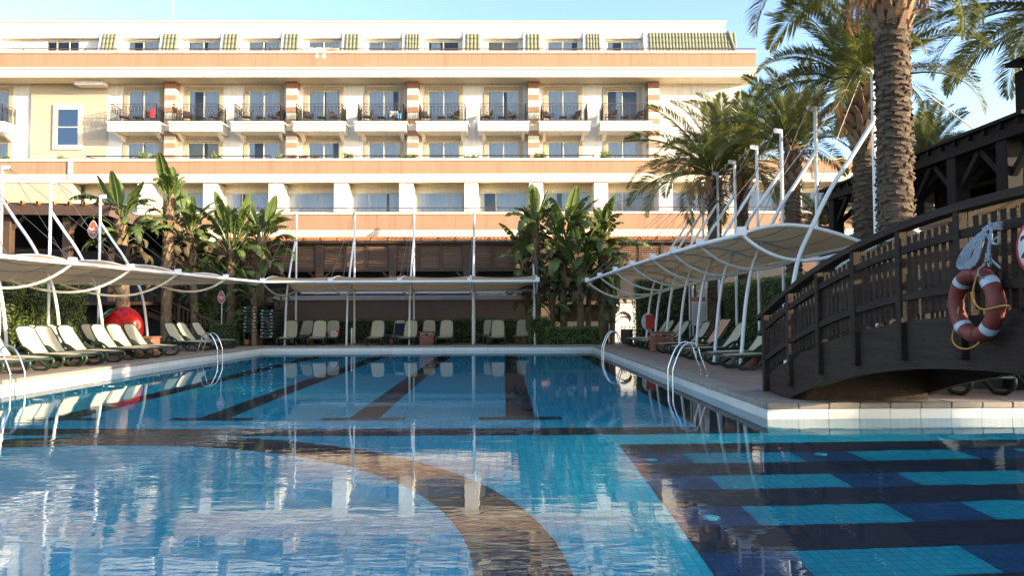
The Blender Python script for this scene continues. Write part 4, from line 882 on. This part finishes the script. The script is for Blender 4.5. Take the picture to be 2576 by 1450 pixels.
# ================================================================ HEDGES, SHRUBS
def hedge(label, x0, x1, y0, y1, h, dens=260, leaf=.075, group=None, z0=0., bump_=.06, cat='hedge', name='hedge'):
    cx, cy_ = (x0+x1)/2, (y0+y1)/2; th = empty(name, (cx, cy_, z0), 0, label, cat, group); a, c = (x1-x0)/2, (y1-y0)/2
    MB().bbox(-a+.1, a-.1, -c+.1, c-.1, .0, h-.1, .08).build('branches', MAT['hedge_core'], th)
    areas = [2*c*h, 2*c*h, 2*a*h, 2*a*h, 4*a*c]; C_ = []; N_ = []
    for i, A_ in enumerate(areas):
        n = int(A_*dens); u = RNG.uniform(-1, 1, n); v = RNG.uniform(0, 1, n); d = RNG.uniform(-.10, .03, n)+bump_*np.sin(u*7+i)*np.sin(v*9)
        if i < 2: s = 1 if i else -1; P = np.stack([np.full(n, s*a)+s*d, u*c, v*h], 1); nn = (s, 0, .3)
        elif i < 4: s = 1 if i == 3 else -1; P = np.stack([u*a, np.full(n, s*c)+s*d, v*h], 1); nn = (0, s, .3)
        else: P = np.stack([u*a, (v*2-1)*c, np.full(n, h)+d], 1); nn = (0, 0, 1)
        C_.append(P); N_.append(np.tile(np.array(nn, float), (n, 1)))
    o = link('foliage', leaf_mesh('foliage', np.concatenate(C_), np.concatenate(N_), leaf, leaf*.5), MAT['hedge_leaf'], th); o['kind'] = 'stuff'; return th
GH = 'hedge blocks behind the left loungers'
hedge('sunlit hedge block behind the nearest left loungers, leftmost', -18.6, -17.2, 16.5, 22.6, 3.1, 200, .10, GH)
hedge('middle hedge block behind the left loungers between two white posts', -18.5, -17.1, 22.9, 26.6, 3.0, 220, .10, GH)
hedge('hedge block beside the red inflatable fruit', -18.4, -17.0, 26.9, 30.4, 3.1, 220, .10, GH)
hedge('long low trimmed hedge behind the far row of loungers', -11.0, 1.0, 38.85, 39.5, 1.25, 240, .085)
hedge('small square trimmed bush below the teardrop sign', xx(531, 36), xx(594, 36), 35.9, 36.9, 1.1, 420, .06, cat='bush', name='bush')
hedge('round trimmed bush at the right end of the far loungers', xx(1330, 36.6), xx(1388, 36.6), 36.3, 37.3, 1.35, 380, .07, cat='bush', name='bush')
hedge('low spreading shrub at the foot of the right banana clump', xx(1372, 36), xx(1512, 36), 35.7, 36.5, .85, 380, .09, cat='bush', name='bush')
hedge('tall dense hedge beside the pale garden wall', xx(1602, 35), 9.2, 34.7, 36.0, 3.15, 260, .08)
hedge('tall dark hedge running behind the right loungers', 9.3, 10.3, 22.0, 34.5, 2.75, 170, .09)
hedge('bright green hedge seen between the right posts and the bar', 9.2, 10.2, 22.0-4.2, 21.6, 2.6, 240, .08)
hedge('dark shrub mass under the left staircase', -16.4, -13.6, 38.3, 39.6, 2.2, 220, .11, cat='bush', name='bush')
hedge('leafy shrub between the staircase and the banana trunks', -15.4, -12.2, 37.2, 38.2, 1.9, 240, .12, cat='bush', name='bush')
hedge('green shrub rising behind the left canopy mast', xx(-5, 31), xx(78, 31), 30.6, 31.8, zy(680, 31), 200, .14, cat='bush', name='bush')
hedge('unseen hedge column added to shade part of the pool edge', 19.2, 20.0, 6.0, 6.7, 3.7, 120, .12)  # out of view, added to cast shade between sun patches on the coping
hedge('unseen hedge run added to shade the right of the pool edge', 19.2, 20.0, 7.35, 11.0, 3.6, 60, .14)  # also out of view, added to end the next sun patch
def shrub(label, x, y, z, r, seed, group, cat='shrub'):
    th = empty('terrace_shrub', (x, y, z), 0, label, cat, group); rs = random.Random(seed); b = MB(); C_ = []; N_ = []
    for k in range(9):
        a = rs.uniform(0, 6.28); e = Vector((math.cos(a)*r*rs.uniform(.3, .9), math.sin(a)*r*rs.uniform(.2, .6), r*rs.uniform(.7, 1.6))); b.tube([(0, 0, 0), tuple(e*.5+Vector((0, 0, .1))), tuple(e)], [.02, .012, .006], 4)
        n = 130; P = np.array(e)*RNG.uniform(.45, 1.05, (n, 1))+RNG.normal(0, r*.2, (n, 3)); C_.append(P); N_.append(P-np.array([0, 0, r*.6]))
    b.build('stems', MAT['twig'], th); N_ = np.concatenate(N_); N_ /= np.linalg.norm(N_, axis=1, keepdims=True)+1e-6
    o = link('foliage', leaf_mesh('foliage', np.concatenate(C_), N_, .14, .045), MAT['oleander_leaf'], th); o['kind'] = 'stuff'
for i, (xv, r_) in enumerate(((5, .32), (150, .34), (362, .5), (540, .38), (697, .34), (876, .4), (1027, .42), (1188, .42), (1358, .42), (1530, .48))):
    shrub('small pale green shrub on the hotel terrace parapet, %s from the left' % ORD[i], xx(xv, YL+.6), YL+.6, zl_cap-.25, r_, i, 'shrubs along the second floor parapet')
# ================================================================ LOUNGERS
def make_lounger(back=52, towel=None):
    th = empty('sun_lounger'); W2 = .31; zs = .345; hx = -.16
    ba = R(back); bd = Vector((-math.cos(ba), 0, math.sin(ba))); bl_ = .86; top = Vector((hx, 0, zs))+bd*bl_
    for s in (-1, 1):
        y = s*W2
        MB().tube(spline([(-.93, y, zs-.03), (-.5, y, zs), (0, y, zs-.01), (.5, y, zs-.01), (.86, y, zs-.02), (.95, y, zs-.08), (.93, y, .16), (.78, y, .045), (.58, y, .022), (.46, y, .05), (.2, y, .24), (-.06, y, .44), (-.2, y, .53), (-.33, y, .54), (-.43, y, .47), (-.46, y, .36)], 5), .038, 8, flat=.85).build('side_frame', MAT['plastic_green'], th)
        MB().tube(spline([(-.5, y*.96, zs-.02), (-.56, y*.96, .2), (-.66, y*.96, .04)], 4), .03, 7).build('leg', MAT['plastic_green'], th)
    for b in (MB().tube([(.93, -W2, zs-.04), (.965, 0, zs-.03), (.93, W2, zs-.04)], .03, 7), MB().tube([(-.93, -W2, zs-.03), (-.93, W2, zs-.03)], .028, 7), MB().tube([(.1, -W2, zs-.03), (.1, W2, zs-.03)], .022, 6)): b.build('cross_bar', MAT['plastic_green'], th)
    MB().grid(lambda u, v: (hx+.02+(.92-hx)*u, (v*2-1)*(W2-.02)*(1-.18*max(0, u-.8)/.2*abs(v*2-1)), zs+.028-.018*math.sin(math.pi*v)+.012*math.sin(u*5)+(0)), 14, 8).build('seat_sling', MAT['sling_cream'], th)
    def bk(u, v, inset=0, off=.0):
        w_ = (W2-.03-inset)*(1-.14*max(0, u-.55)/.45); vv = (v*2-1); uu = u*(1-.075*abs(vv)**4*(u > .9))
        p = Vector((hx, 0, zs+.02))+bd*(bl_*uu); nrm = Vector((math.sin(ba), 0, math.cos(ba))); return tuple(p+Vector((0, vv*w_, 0))+nrm*(off+.03*math.sin(math.pi*u)*(-1)+.012))
    MB().grid(lambda u, v: bk(u, v, .012, .01), 14, 8).build('back_sling', MAT['sling_cream'], th)
    ed = [bk(u/10, 0, 0, 0) for u in range(10)]+[bk(.97, .06, 0, 0), bk(1.0, .2), bk(1.0, .5), bk(1., .8), bk(.97, .94)]+[bk(u/10, 1, 0, 0) for u in range(9, -1, -1)]
    MB().tube(ed, .026, 7).build('back_frame', MAT['plastic_green'], th)
    for s in (-.15, .15): MB().bar(tuple(Vector((hx, 0, zs))+bd*.45+Vector((-.03, s, 0))), (-.62, s, .30), .03, .03).build('back_stay', MAT['plastic_green'], th)
    return th
LB = {52: make_lounger(57), 60: make_lounger(62)}; used = set()
def lounger(x, y, rz, label, group, back=52):
    t = LB[back]
    if back in used: t = copy_tree(t)
    used.add(back); t.scale = (1.22, 1.22, 1.08); t.location = (x, y, 0); t.rotation_euler = (0, 0, rz+R(random.uniform(-4, 4))); tag(t, label, 'sun lounger', group); return t
G1 = 'cream sun loungers on the left deck'
for i, (Y, dx) in enumerate(((18.55, 0), (19.55, 0), (21.15, 0), (22.0, 0), (23.1, .05), (25.0, .05), (25.9, .05), (27.1, .05))):
    lounger(-13.25+dx, Y+.3, R(-14), 'cream sun lounger in the sunlit left row, %s from the near ladder' % ORD[i], G1)
for i, Y in enumerate((24.9, 25.8, 28.2)): lounger(-15.2, Y, R(-12), 'cream sun lounger of the second row against the left hedge, %s from the front' % ORD[i], G1)
for i, Y in enumerate((31.3, 32.3, 33.6)): lounger(-13.5+.1*i, Y, R(-12), 'cream sun lounger near the far left ladder, %s of three from the left' % ORD[i], G1)
G2 = 'sun loungers along the far end of the pool'
front = ((725.8, 'left end of the far row, partly sunlit'), (799.8, 'between two tilted back loungers near the far left post'), (946.5, 'standing alone right of the second white post'), (1029.4, 'in front of the lounger with the navy towel'), (1121, 'right of the far brick planter'), (1251.6, 'far row, last front one before the right bushes'))
for i, (xv, l) in enumerate(front): lounger(xx(xv, 36.6), 36.75, R(-90+(5, 8, 3, -2, 0, -3)[i]), 'cream sun lounger '+l, G2, 60)
for i, (xv, l) in enumerate(((765.8, 'half hidden behind a green side table at the far left'), (835, 'with a red sun hat on its armrest'), (1004, 'behind, covered with a navy towel'), (1078, 'directly behind the far brick planter'), (1233, 'half hidden behind the last front lounger'), (1313, 'standing alone beside the right trimmed bush'))):
    lounger(xx(xv, 38.), 38.0, R(-90+(-4, 6, 5, 0, 4, -4)[i]), 'cream sun lounger '+l, G2, 60)
G3 = 'sun loungers on the right deck'
for i, Y in enumerate((19.6, 21.0, 23.5, 25.2, 27.4, 30.4, 31.4, 33.0, 33.9)):
    lounger(6.95-.02*i, Y, R(180+10), 'cream sun lounger in the shaded right row, %s from the bridge' % ORD[i], G3)
for i, (x, y) in enumerate(((8.45, 13.9), (10.0, 14.0))): lounger(x, y, R(-90), ('green framed lounger foot showing under the bridge arch', 'green framed lounger at the right edge under the bridge')[i], G3)
# stacks of green loungers without slings
sl_ = MB()
for s in (-1, 1): sl_.bar((-.3*0+s*.27, -.9, 0), (s*.27, .9, 0), .07, .12)
for k in range(7): sl_.bar((-.27, -.85+k*.28, 0), (.27, -.88+k*.28, 0), .06, .095)
sl_me = sl_.mesh('base'); hl = MB()
for s in (-1, 1): hl.box(s*.22-.05, s*.22+.05, -.94, -.932, .015, .045)
hl_me = hl.mesh('white_pads'); bk_me = MB().tube(spline([(-.27, .5, 0), (-.27, .85, .12), (-.2, .95, .2), (.2, .95, .2), (.27, .85, .12), (.27, .5, 0)], 4), .025, 6).mesh('folded_back')
for j, xv in enumerate((634, 676)):
    for k in range(8 if j == 0 else 9):
        t = empty('stacked_lounger', (xx(xv, 36.4), 37.0, (.72 if j == 0 else .42)+k*.158-.0), R(random.uniform(-2, 2)), 'dark green lounger in the %s stack by the banana plants, %s from the bottom' % (('left', 'right')[j], ORD[k]), 'sun lounger', 'stacked dark green loungers')
        link('base', sl_me, MAT['plastic_green'], t); link('white_pads', hl_me, MAT['sign_white'], t)['kind'] = 'stuff'; link('folded_back', bk_me, MAT['plastic_green'], t)
def side_table(x, y, label, h=.5, w=.5):
    t = empty('side_table', (x, y, 0), 0, label, 'side table', 'green plastic side tables'); MB().bbox(-w/2, w/2, -w/2, w/2, h-.045, h, .012).build('table_top', MAT['plastic_green'], t)
    for a in (-1, 1):
        for c in (-1, 1): MB().tube([(a*(w/2-.05), c*(w/2-.05), h-.045), (a*(w/2-.015), c*(w/2-.015), 0)], .024, 6).build('leg', MAT['plastic_green'], t)
def pot(x, y, label, s=1.):
    t = empty('clay_pot', (x, y, 0), 0, label, 'pot', 'terracotta ashtray pots'); MB().lathe([(0, .0), (.10*s, 0), (.15*s, .1*s), (.165*s, .2*s), (.14*s, .27*s), (.15*s, .29*s), (.13*s, .29*s), (.11*s, .2*s)], 16).build('body', MAT['terracotta_pot'], t); MB().lathe([(0, .22*s), (.12*s, .22*s)], 16).build('sand', MAT['soil'], t)
side_table(xx(770, 37.2), 37.3, 'green side table beside the half hidden far left lounger'); side_table(xx(985, 37), 36.9, 'green side table left of the navy towel lounger'); side_table(xx(1214, 37), 36.9, 'green side table left of the last far loungers')
side_table(xx(612, 37), 36.6, 'green plastic table under the left lounger stack', .68, .7); side_table(7.3, 20.2, 'green side table between the two nearest right loungers'); side_table(7.3, 24.4, 'green side table in the middle of the right row')
for (xv, Y, l) in ((983, 37.1, 'clay pot under the table left of the navy towel'), (1232, 37, 'clay pot beside the last far side table'), (1300, 37.4, 'clay pot between the last two far loungers'), (622, 36.4, 'clay pot under the green table by the lounger stack'), (782, 37.4, 'clay pot behind the second far lounger')): pot(xx(xv, Y), Y, l)
for (x, y, l) in ((6.9, 20.4, 'clay pot under the nearest right lounger'), (6.8, 26.3, 'clay pot in the middle of the right row'), (6.5, 32.2, 'clay pot at the far end of the right row'), (-13.6, 20.3, 'clay pot among the nearest left loungers')): pot(x, y, l)
# ================================================================ BRICK PLANTERS
bk = MB().bbox(-.1, .1, -.045, .045, -.03, .03, .005).mesh('brick')
def planter(x, y, w_, d, h, label):
    t = empty('brick_planter', (x, y, 0), 0, label, 'brick planter', 'brick planters'); MB().box(-w_/2+.02, w_/2-.02, -d/2+.02, d/2-.02, 0, h-.06).build('mortar_core', MAT['mortar'], t)
    MB().bbox(-w_/2-.04, w_/2+.04, -d/2-.04, d/2+.04, h-.06, h, .01).build('top_slab', MAT['brick_red'], t); MB().box(-.09, .09, -d/2-.0, -d/2+.019, h-.22, h-.10).build('vent_hole', MAT['room_dark'], t)
    rows = int((h-.06)/.068)
    for r_ in range(rows):
        z = .034+r_*.068; o = .1*(r_ % 2)
        for side in range(4):
            L = w_ if side % 2 == 0 else d; n = int(L/.21)+1
            for k in range(n):
                p = -L/2+.1+k*.21+o-.05
                if p > L/2-.08 or (side == 0 and abs(p) < .12 and h-.25 < z < h-.08): continue
                pos = {0: (p, -d/2+.035, z), 1: (w_/2-.035, p, z), 2: (p, d/2-.035, z), 3: (-w_/2+.035, p, z)}[side]
                link('brick', bk, MAT['brick_red'], t, pos, (0, 0, R(90*side)))
planter(xx(1075, 36.3), 36.3, .66, .6, .66, 'red brick planter in front of the far loungers'); planter(xx(1664, 28.9), 28.9, .80, .8, .78, 'dark red brick planter on the right deck')
planter(xx(368, 28.6), 28.6, .8, .7, .68, 'sunlit orange brick planter beside the red inflatable fruit')
# ================================================================ POOL LADDERS
def ladder(x, y, rz, label):
    t = empty('pool_ladder', (x, y, 0), rz, label, 'pool ladder', 'chrome pool ladders')   # local +x = towards the water
    for s in (-.25, .25):
        MB().tube(spline([(-.42, s, .0), (-.40, s, .1), (-.36, s, .22), (-.26, s, .52), (-.22, s, .66), (-.10, s, .78), (.06, s, .76), (.20, s, .60), (.34, s, .26), (.37, s, .1), (.375, s, -.2), (.375, s, -.8)], 6), .021, 10).build('rail', MAT['chrome'], t)
        MB().lathe([(.0, .035), (.04, .033), (.055, .024)], 14, (-.42, s, 0)).build('floor_flange', MAT['chrome'], t)
    for k in range(3): MB().bbox(.34, .42, -.25, .25, -.5-.25*k, -.46-.25*k, .01).build('rung', MAT['chrome'], t)
ladder(4.28, 17.4, R(180), 'chrome ladder on the right edge nearest the bridge'); ladder(4.28, 29.3, R(180), 'chrome ladder at the far right pool corner')
ladder(-11.4, 16.95, 0, 'chrome ladder at the left picture edge'); ladder(-11.4, 28.9, 0, 'chrome ladder by the far left loungers')
# ================================================================ SIGNS
def teardrop(x, y, z, s, label, pole=True):
    t = empty('teardrop_sign', (x, y, 0), 0, label, 'sign'); n = 36; pl = []
    for k in range(n):
        a = 2*math.pi*k/n; r_ = 1-.0*math.sin(a); u = math.cos(a); v = math.sin(a); pl.append((u*.27*s*(1-.42*max(0, v)), (v*.42+.04*max(0, v))*s))
    MB().prism(pl, 'y', -.012, .012).build('plate_rim', MAT['sign_white'], t, loc=(0, 0, z)); MB().prism([(a*.93, b_*.94) for a, b_ in pl], 'y', -.016, -.0125).build('plate_face', MAT['sign_orange'], t, loc=(0, 0, z))
    w_ = MB().tube(spline([(-.2*s, -.02, .02*s), (-.14*s, -.02, .1*s), (-.12*s, -.02, -.05*s), (-.05*s, -.02, .04*s), (-.03*s, -.02, -.04*s), (.03*s, -.02, .1*s), (.04*s, -.02, -.05*s), (.1*s, -.02, .03*s), (.13*s, -.02, -.05*s), (.2*s, -.02, .02*s)], 4), .012*s, 5); w_.bar((-.1*s, -.02, -.12*s), (.12*s, -.02, -.12*s), .004, .02*s).bar((-.05*s, -.02, -.19*s), (.07*s, -.02, -.19*s), .004, .02*s)
    w_.build('script_lettering', MAT['sign_white'], t, loc=(0, 0, z))['kind'] = 'stuff'
    if pole: MB().tube([(.01, .02, 0), (.01, .02, z-.38*s)], .022, 8).build('pole', MAT['white_paint'], t)
    else: MB().tube([(0, .02, z+.4*s), (0, .02, z+.75*s)], .01, 5).build('hanger', MAT['rail_brown'], t)
teardrop(xx(557, 36.3), 36.3, PY(557, 749, 36.3).z, .70, 'orange teardrop sign on a thin pole behind the trimmed bush'); teardrop(xx(231, 33.7), 33.7, PY(231, 578, 33.7).z, .9, 'orange teardrop sign hanging under the left pavilion eave', False)
ws = empty('warning_board', (xx(1757, 31), 31, 0), 0, 'white warning notice board with red header behind the right loungers', 'notice board'); zt, zb = zy(750, 31), zy(822, 31); hw = .29
for s in (-1, 1): MB().tube([(s*(hw+.07), .03, 0), (s*(hw+.07), .03, zt+1.2)], .035, 8).build('post', MAT['white_paint'], ws)
MB().bbox(-hw, hw, -.01, .01, zb, zt, .004).build('board', MAT['sign_white'], ws); MB().box(-hw+.005, hw-.005, -.014, -.011, zt-.17, zt-.01).build('header', MAT['sign_red'], ws)
text_mesh('header_text', 'WARNING !', .095, MAT['sign_white'], ws, Matrix.Translation((0, -.016, zt-.09)) @ Matrix.Rotation(R(90), 4, 'X'))
ln = MB()
for c in (-.5, .45):
    for k in range(7):
        z = zt-.34-k*.115; ln.lathe([(.018, -.001), (.026, -.001), (.026, .001)], 10, (c*hw-.06, -.0135, z), 'y')
        for q in range(3): ln.box(c*hw-.02, c*hw+.12, -.0135, -.0115, z+.022-q*.02, z+.028-q*.02)
for q in range(2): ln.box(-.13, .13, -.0135, -.0115, zt-.235-q*.03, zt-.228-q*.03)
ln.build('notice_lines', MAT['ink_black'], ws)['kind'] = 'stuff'
rs_ = empty('striped_stand_sign', (xx(1632, 33), 33, 0), 0, 'red sign with white striped oval frame on a short stand', 'sign'); zc = PY(1632, 810, 33).z
MB().lathe([(0, -.01), (.34, -.01), (.34, .01), (0, .01)], 28, (0, 0, 0), 'y').build('striped_back', MAT['sign_white'], rs_, loc=(-.03, 0, zc), scale=(.9, 1, 1.15))
sb = MB()
for k in range(13): z = -.34+k*.055; ww = math.sqrt(max(0, .38**2-z*z))*.8; sb.box(-.03-ww, -.03+ww, -.015, -.011, zc+z, zc+z+.02)
sb.build('stripes', MAT['ink_black'], rs_)['kind'] = 'stuff'; MB().bbox(-.14, .24, -.03, -.016, zc-.3, zc+.3, .02).build('red_panel', MAT['sign_red'], rs_)
for s in (-.1, .1): MB().tube([(s, .02, 0), (s, .02, zc-.2)], .02, 6).build('stand_leg', MAT['white_paint'], rs_)
bn = empty('umbrella_basket', (xx(1578, 35), 35.2, 0), 0, 'slatted wooden basket holding hooked umbrella handles', 'basket')
for k in range(14): a = 2*math.pi*k/14; MB().bbox(-.045, .045, -.012, .012, 0, .72, .004).build('slat', MAT['wood_brown'], bn, loc=(.27*math.cos(a), .27*math.sin(a), .03), rot=(0, 0, a+R(90)))
MB().lathe([(.25, .1), (.25, .13), (.0, .13)], 16).build('base_plate', MAT['wood_brown'], bn)
for k, (x, y) in enumerate(((-.28, .0), (-.1, .1), (.1, -.08), (.28, .05))): MB().tube(spline([(x, y, .15), (x, y, .78), (x+.02, y, .86), (x+.07, y, .86), (x+.09, y, .79)], 4), .016, 6).build('umbrella_handle', MAT['ink_black'], bn)
# ================================================================ INFLATABLE FRUIT
fc = Vector((xx(311, 30.2), 30.2, .90)); fr_ = empty('inflatable_fruit', fc, 0, 'large red inflatable fruit with green leaf cap behind the left loungers', 'inflatable'); dim = [(random.uniform(.3, 1.25), random.uniform(0, 6.28)) for _ in range(26)]
def fruit(u, v):
    th_ = math.pi*v; ph = 2*math.pi*u; p = Vector((math.sin(th_)*math.cos(ph), math.sin(th_)*math.sin(ph), math.cos(th_))); r_ = .80*(1+.06*math.cos(th_))
    for (a, b_) in dim:
        q = Vector((math.sin(a)*math.cos(b_)*1., -math.cos(a), math.sin(a)*math.sin(b_))).normalized(); d = (p-q).length; r_ -= .06*math.exp(-(d/.11)**2)
    return tuple(Vector((p.x*r_*1.02, p.y*r_*.55, p.z*r_*1.13)))
MB().grid(fruit, 72, 40).build('body', MAT['red_vinyl'], fr_); cap = MB()
ax = Vector((-.72, -.12, .68)).normalized()
s1 = ax.cross(Vector((0, 1, 0))).normalized(); s2 = ax.cross(s1)
def capf(u, v):
    a = 2*math.pi*u; rr = .05+.44*v*(1+.22*math.sin(5*a)); p = ax*(.93-.17*v*v)+s1*(rr*math.cos(a))+s2*(rr*.62*math.sin(a)); return tuple(p)
MB().grid(capf, 40, 6).build('leaf_cap', MAT['green_vinyl'], fr_); MB().grid(lambda u, v: tuple(Vector(capf(u, v*.7))*1.04+Vector((-.05, -.03, -.03))), 40, 4).build('mesh_patch', MAT['white_vinyl'], fr_)
MB().tube(spline([tuple(ax*.65+s1*.0), tuple(ax*.82+Vector((.14, 0, .12))), tuple(ax*.9+Vector((.2, 0, .26)))], 5), [.10]*5+[.09, .08, .07, .06, .055, .05][:6], 10).build('stalk', MAT['green_vinyl'], fr_) if True else None
# ================================================================ TOWELS AND SMALL THINGS
def drape(name, m_, label, cat, p, wx, drop, rz=0, group=None, wave=.03, back=.25, tilt=0):
    b = MB(); b.grid(lambda u, v: ((u-.5)*wx+wave*.4*math.sin(v*6), -.03-wave*math.sin(u*9+1)*min(1, v*3)*.6 if True else 0, -drop*v+.015*math.sin(u*6)), 12, 8).grid(lambda u, v: ((u-.5)*wx, .04+.02*math.sin(u*8), -back*v), 8, 3)
    b.add([(-wx/2, -.03, 0), (wx/2, -.03, 0), (wx/2, .04, 0), (-wx/2, .04, 0)], [(0, 1, 2, 3)]); me = b.build(name, MAT[m_], None, loc=p, rot=(tilt, 0, rz)); return tag(me, label, cat, group)
zz = z_hr+.06
drape('towel', 'towel_white', 'cream towel hanging longest over the roof terrace rail', 'towel', (xx(804, YE), YE+.05, zz), .62, .62); drape('towel', 'towel_white', 'short cream towel left of the long one on the roof rail', 'towel', (xx(784, YE), YE+.05, zz), .55, .25); drape('towel', 'towel_peach', 'thin beige cloth lying along the roof rail', 'towel', (xx(831, YE), YE+.05, zz), .9, .12)
drape('towel', 'towel_red', 'red towel on the railing of the leftmost full balcony', 'towel', (XS[0]+1.0, YB+.3, z_f3+.9), .22, .6, R(30)); drape('towel', 'towel_white', 'white towel heap on a chair of the fifth balcony', 'towel', (XS[4]+.75, YB+.5, z_f3+.75), .5, .4); drape('towel', 'towel_blue', 'blue towel beside the white one on the fifth balcony', 'towel', (XS[4]+1.1, YB+.35, z_f3+.6), .22, .35)
for q, dx in enumerate((-.95, -.3, .35)): drape('towel', 'towel_dark', 'dark towel on the low rail of the fourth terrace, %s of three' % ORD[q], 'towel', (XS[3]+dx, YL+.15, zy(390, YL)), .5, .28)
b = MB().grid(lambda u, v: (-.16-.62*.6*0-math.cos(R(57))*(.9-1.15*u if u < 1 else 0)*.95, (v-.5)*.56, .37+math.sin(R(57))*max(0, (.9-1.15*u))*.95+.07+.01*math.sin(v*9)), 12, 6)
tag(b.build('towel', MAT['towel_peach'], None, loc=(6.95-.08, 25.2, .02), rot=(0, 0, R(190)), scale=(1.22, 1.22, 1.08)), 'peach towel spread over a right row lounger back', 'towel')
tag(MB().grid(lambda u, v: ((v-.5)*.5, .03*math.sin(v*7)-.07-u*.32, .98-.6*u), 8, 6).build('towel', MAT['towel_navy'], None, loc=(xx(1004, 38)-.02, 38.52, .06)), 'navy towel hanging over a far lounger back', 'towel')
ht = empty('sun_hat', (xx(845, 37.6), 37.55, .55), 0, 'red and pink sun hat hanging on a far lounger armrest', 'hat'); MB().lathe([(.0, -.02), (.1, -.02), (.12, .06), (.16, .1)], 16, axis='y').build('crown', MAT['hat_red'], ht); MB().lathe([(.03, -.05), (.19, -.10), (.2, -.09), (.1, -.02)], 18, (-.07, 0, -.04), 'y').build('brim', MAT['hat_pink'], ht)
# balcony chairs and tables
def chair(x, y, z, rz, label):
    t = empty('balcony_chair', (x, y, z), rz, label, 'chair', 'dark balcony armchairs'); MB().bbox(-.24, .24, -.24, .24, .38, .43, .01).build('seat', MAT['rattan'], t); MB().add([(-.23, .2, .43), (.23, .2, .43), (.21, .36, .86), (-.21, .36, .86), (-.23, .235, .43), (.23, .235, .43), (.21, .395, .86), (-.21, .395, .86)], [(0, 1, 2, 3), (7, 6, 5, 4), (0, 3, 7, 4), (1, 5, 6, 2), (3, 2, 6, 7)]).build('backrest', MAT['rattan'], t)
    for s in (-1, 1): MB().tube([(s*.25, .26, .6), (s*.26, -.2, .62), (s*.26, -.24, .3), (s*.26, -.26, 0)], .022, 5).build('arm', MAT['rattan'], t); MB().tube([(s*.24, .24, .4), (s*.25, .3, 0)], .022, 5).build('leg', MAT['rattan'], t)
def btable(x, y, z, label):
    t = empty('balcony_table', (x, y, z), 0, label, 'table', 'dark balcony tables'); MB().bbox(-.24, .24, -.24, .24, .36, .40, .01).build('table_top', MAT['rattan'], t)
    for a in (-1, 1):
        for c in (-1, 1): MB().tube([(a*.2, c*.2, .36), (a*.22, c*.22, 0)], .02, 5).build('leg', MAT['rattan'], t)
for i, X in enumerate(XS):
    j = random.uniform(-.15, .15); chair(X-.85+j, YB+.55, z_f3, R(30 if i % 2 else -60), 'left armchair on the %s balcony counted from the stone tower' % ORD[i]); chair(X+.8+j, YB+.6, z_f3, R(-40 if i % 3 else 60), 'right armchair on the %s balcony counted from the stone tower' % ORD[i]); btable(X+j*.5, YB+.6, z_f3, 'small table on the %s balcony counted from the stone tower' % ORD[i])
# cables strung across
def cable(pts, r_, label): tag(MB().tube(spline(pts, 6), r_, 5).build('overhead_cable', MAT['steel_cable']), label, 'cable')
cable([PY(2300, 212, 14.2), PY(2440, 318, 15), PY(2600, 436, 16)], .012, 'thin pale stay cable running from the thick palm to the pavilion')
cable([PY(1510, 515, 38), PY(1640, 495, 36), PY(1800, 482, 33), PY(2080, 470, 30)], .012, 'dark string light cable crossing in front of the loggia windows')
cable([PY(690, 530, 38), PY(1000, 537, 38.2), PY(1360, 533, 38.2)], .010, 'thin cable joining the mast tops of the far canopy')
MB().bbox(-.14, .14, -.05, .05, 0, .02, .004)
tag(MB().grid(lambda u, v: ((u-.5)*.26, (v-.5)*.09*(1-.3*abs(u-.5)), .018+.006*math.sin(u*3)), 8, 4).tube([(-.02, -.04, .02), (.05, 0, .06), (-.02, .04, .02)], .008, 5).build('flip_flop', MAT['towel_blue'], None, loc=PZ(1905, 984), rot=(0, 0, .4)), 'blue flip flop lying beside the bridge post', 'flip flop')
for i, (xv, Y) in enumerate(((731, 37.4), (835*0+872, 36.6))): tag(MB().lathe([(0, 0), (.035, 0), (.037, .14), (.02, .19), (.014, .22), (0, .22)] if i == 0 else [(0, 0), (.045, 0), (.045, .75), (.06, .78), (.03, .84), (0, .84)], 12).build(('sunscreen_bottle', 'water_tap_post')[i], MAT['sign_white'], None, loc=(xx((731, 1284*0+885)[i], Y), Y, 0)), ('small white bottle under the leftmost far lounger', 'short white tap post before the far hedge')[i], ('bottle', 'tap post')[i])
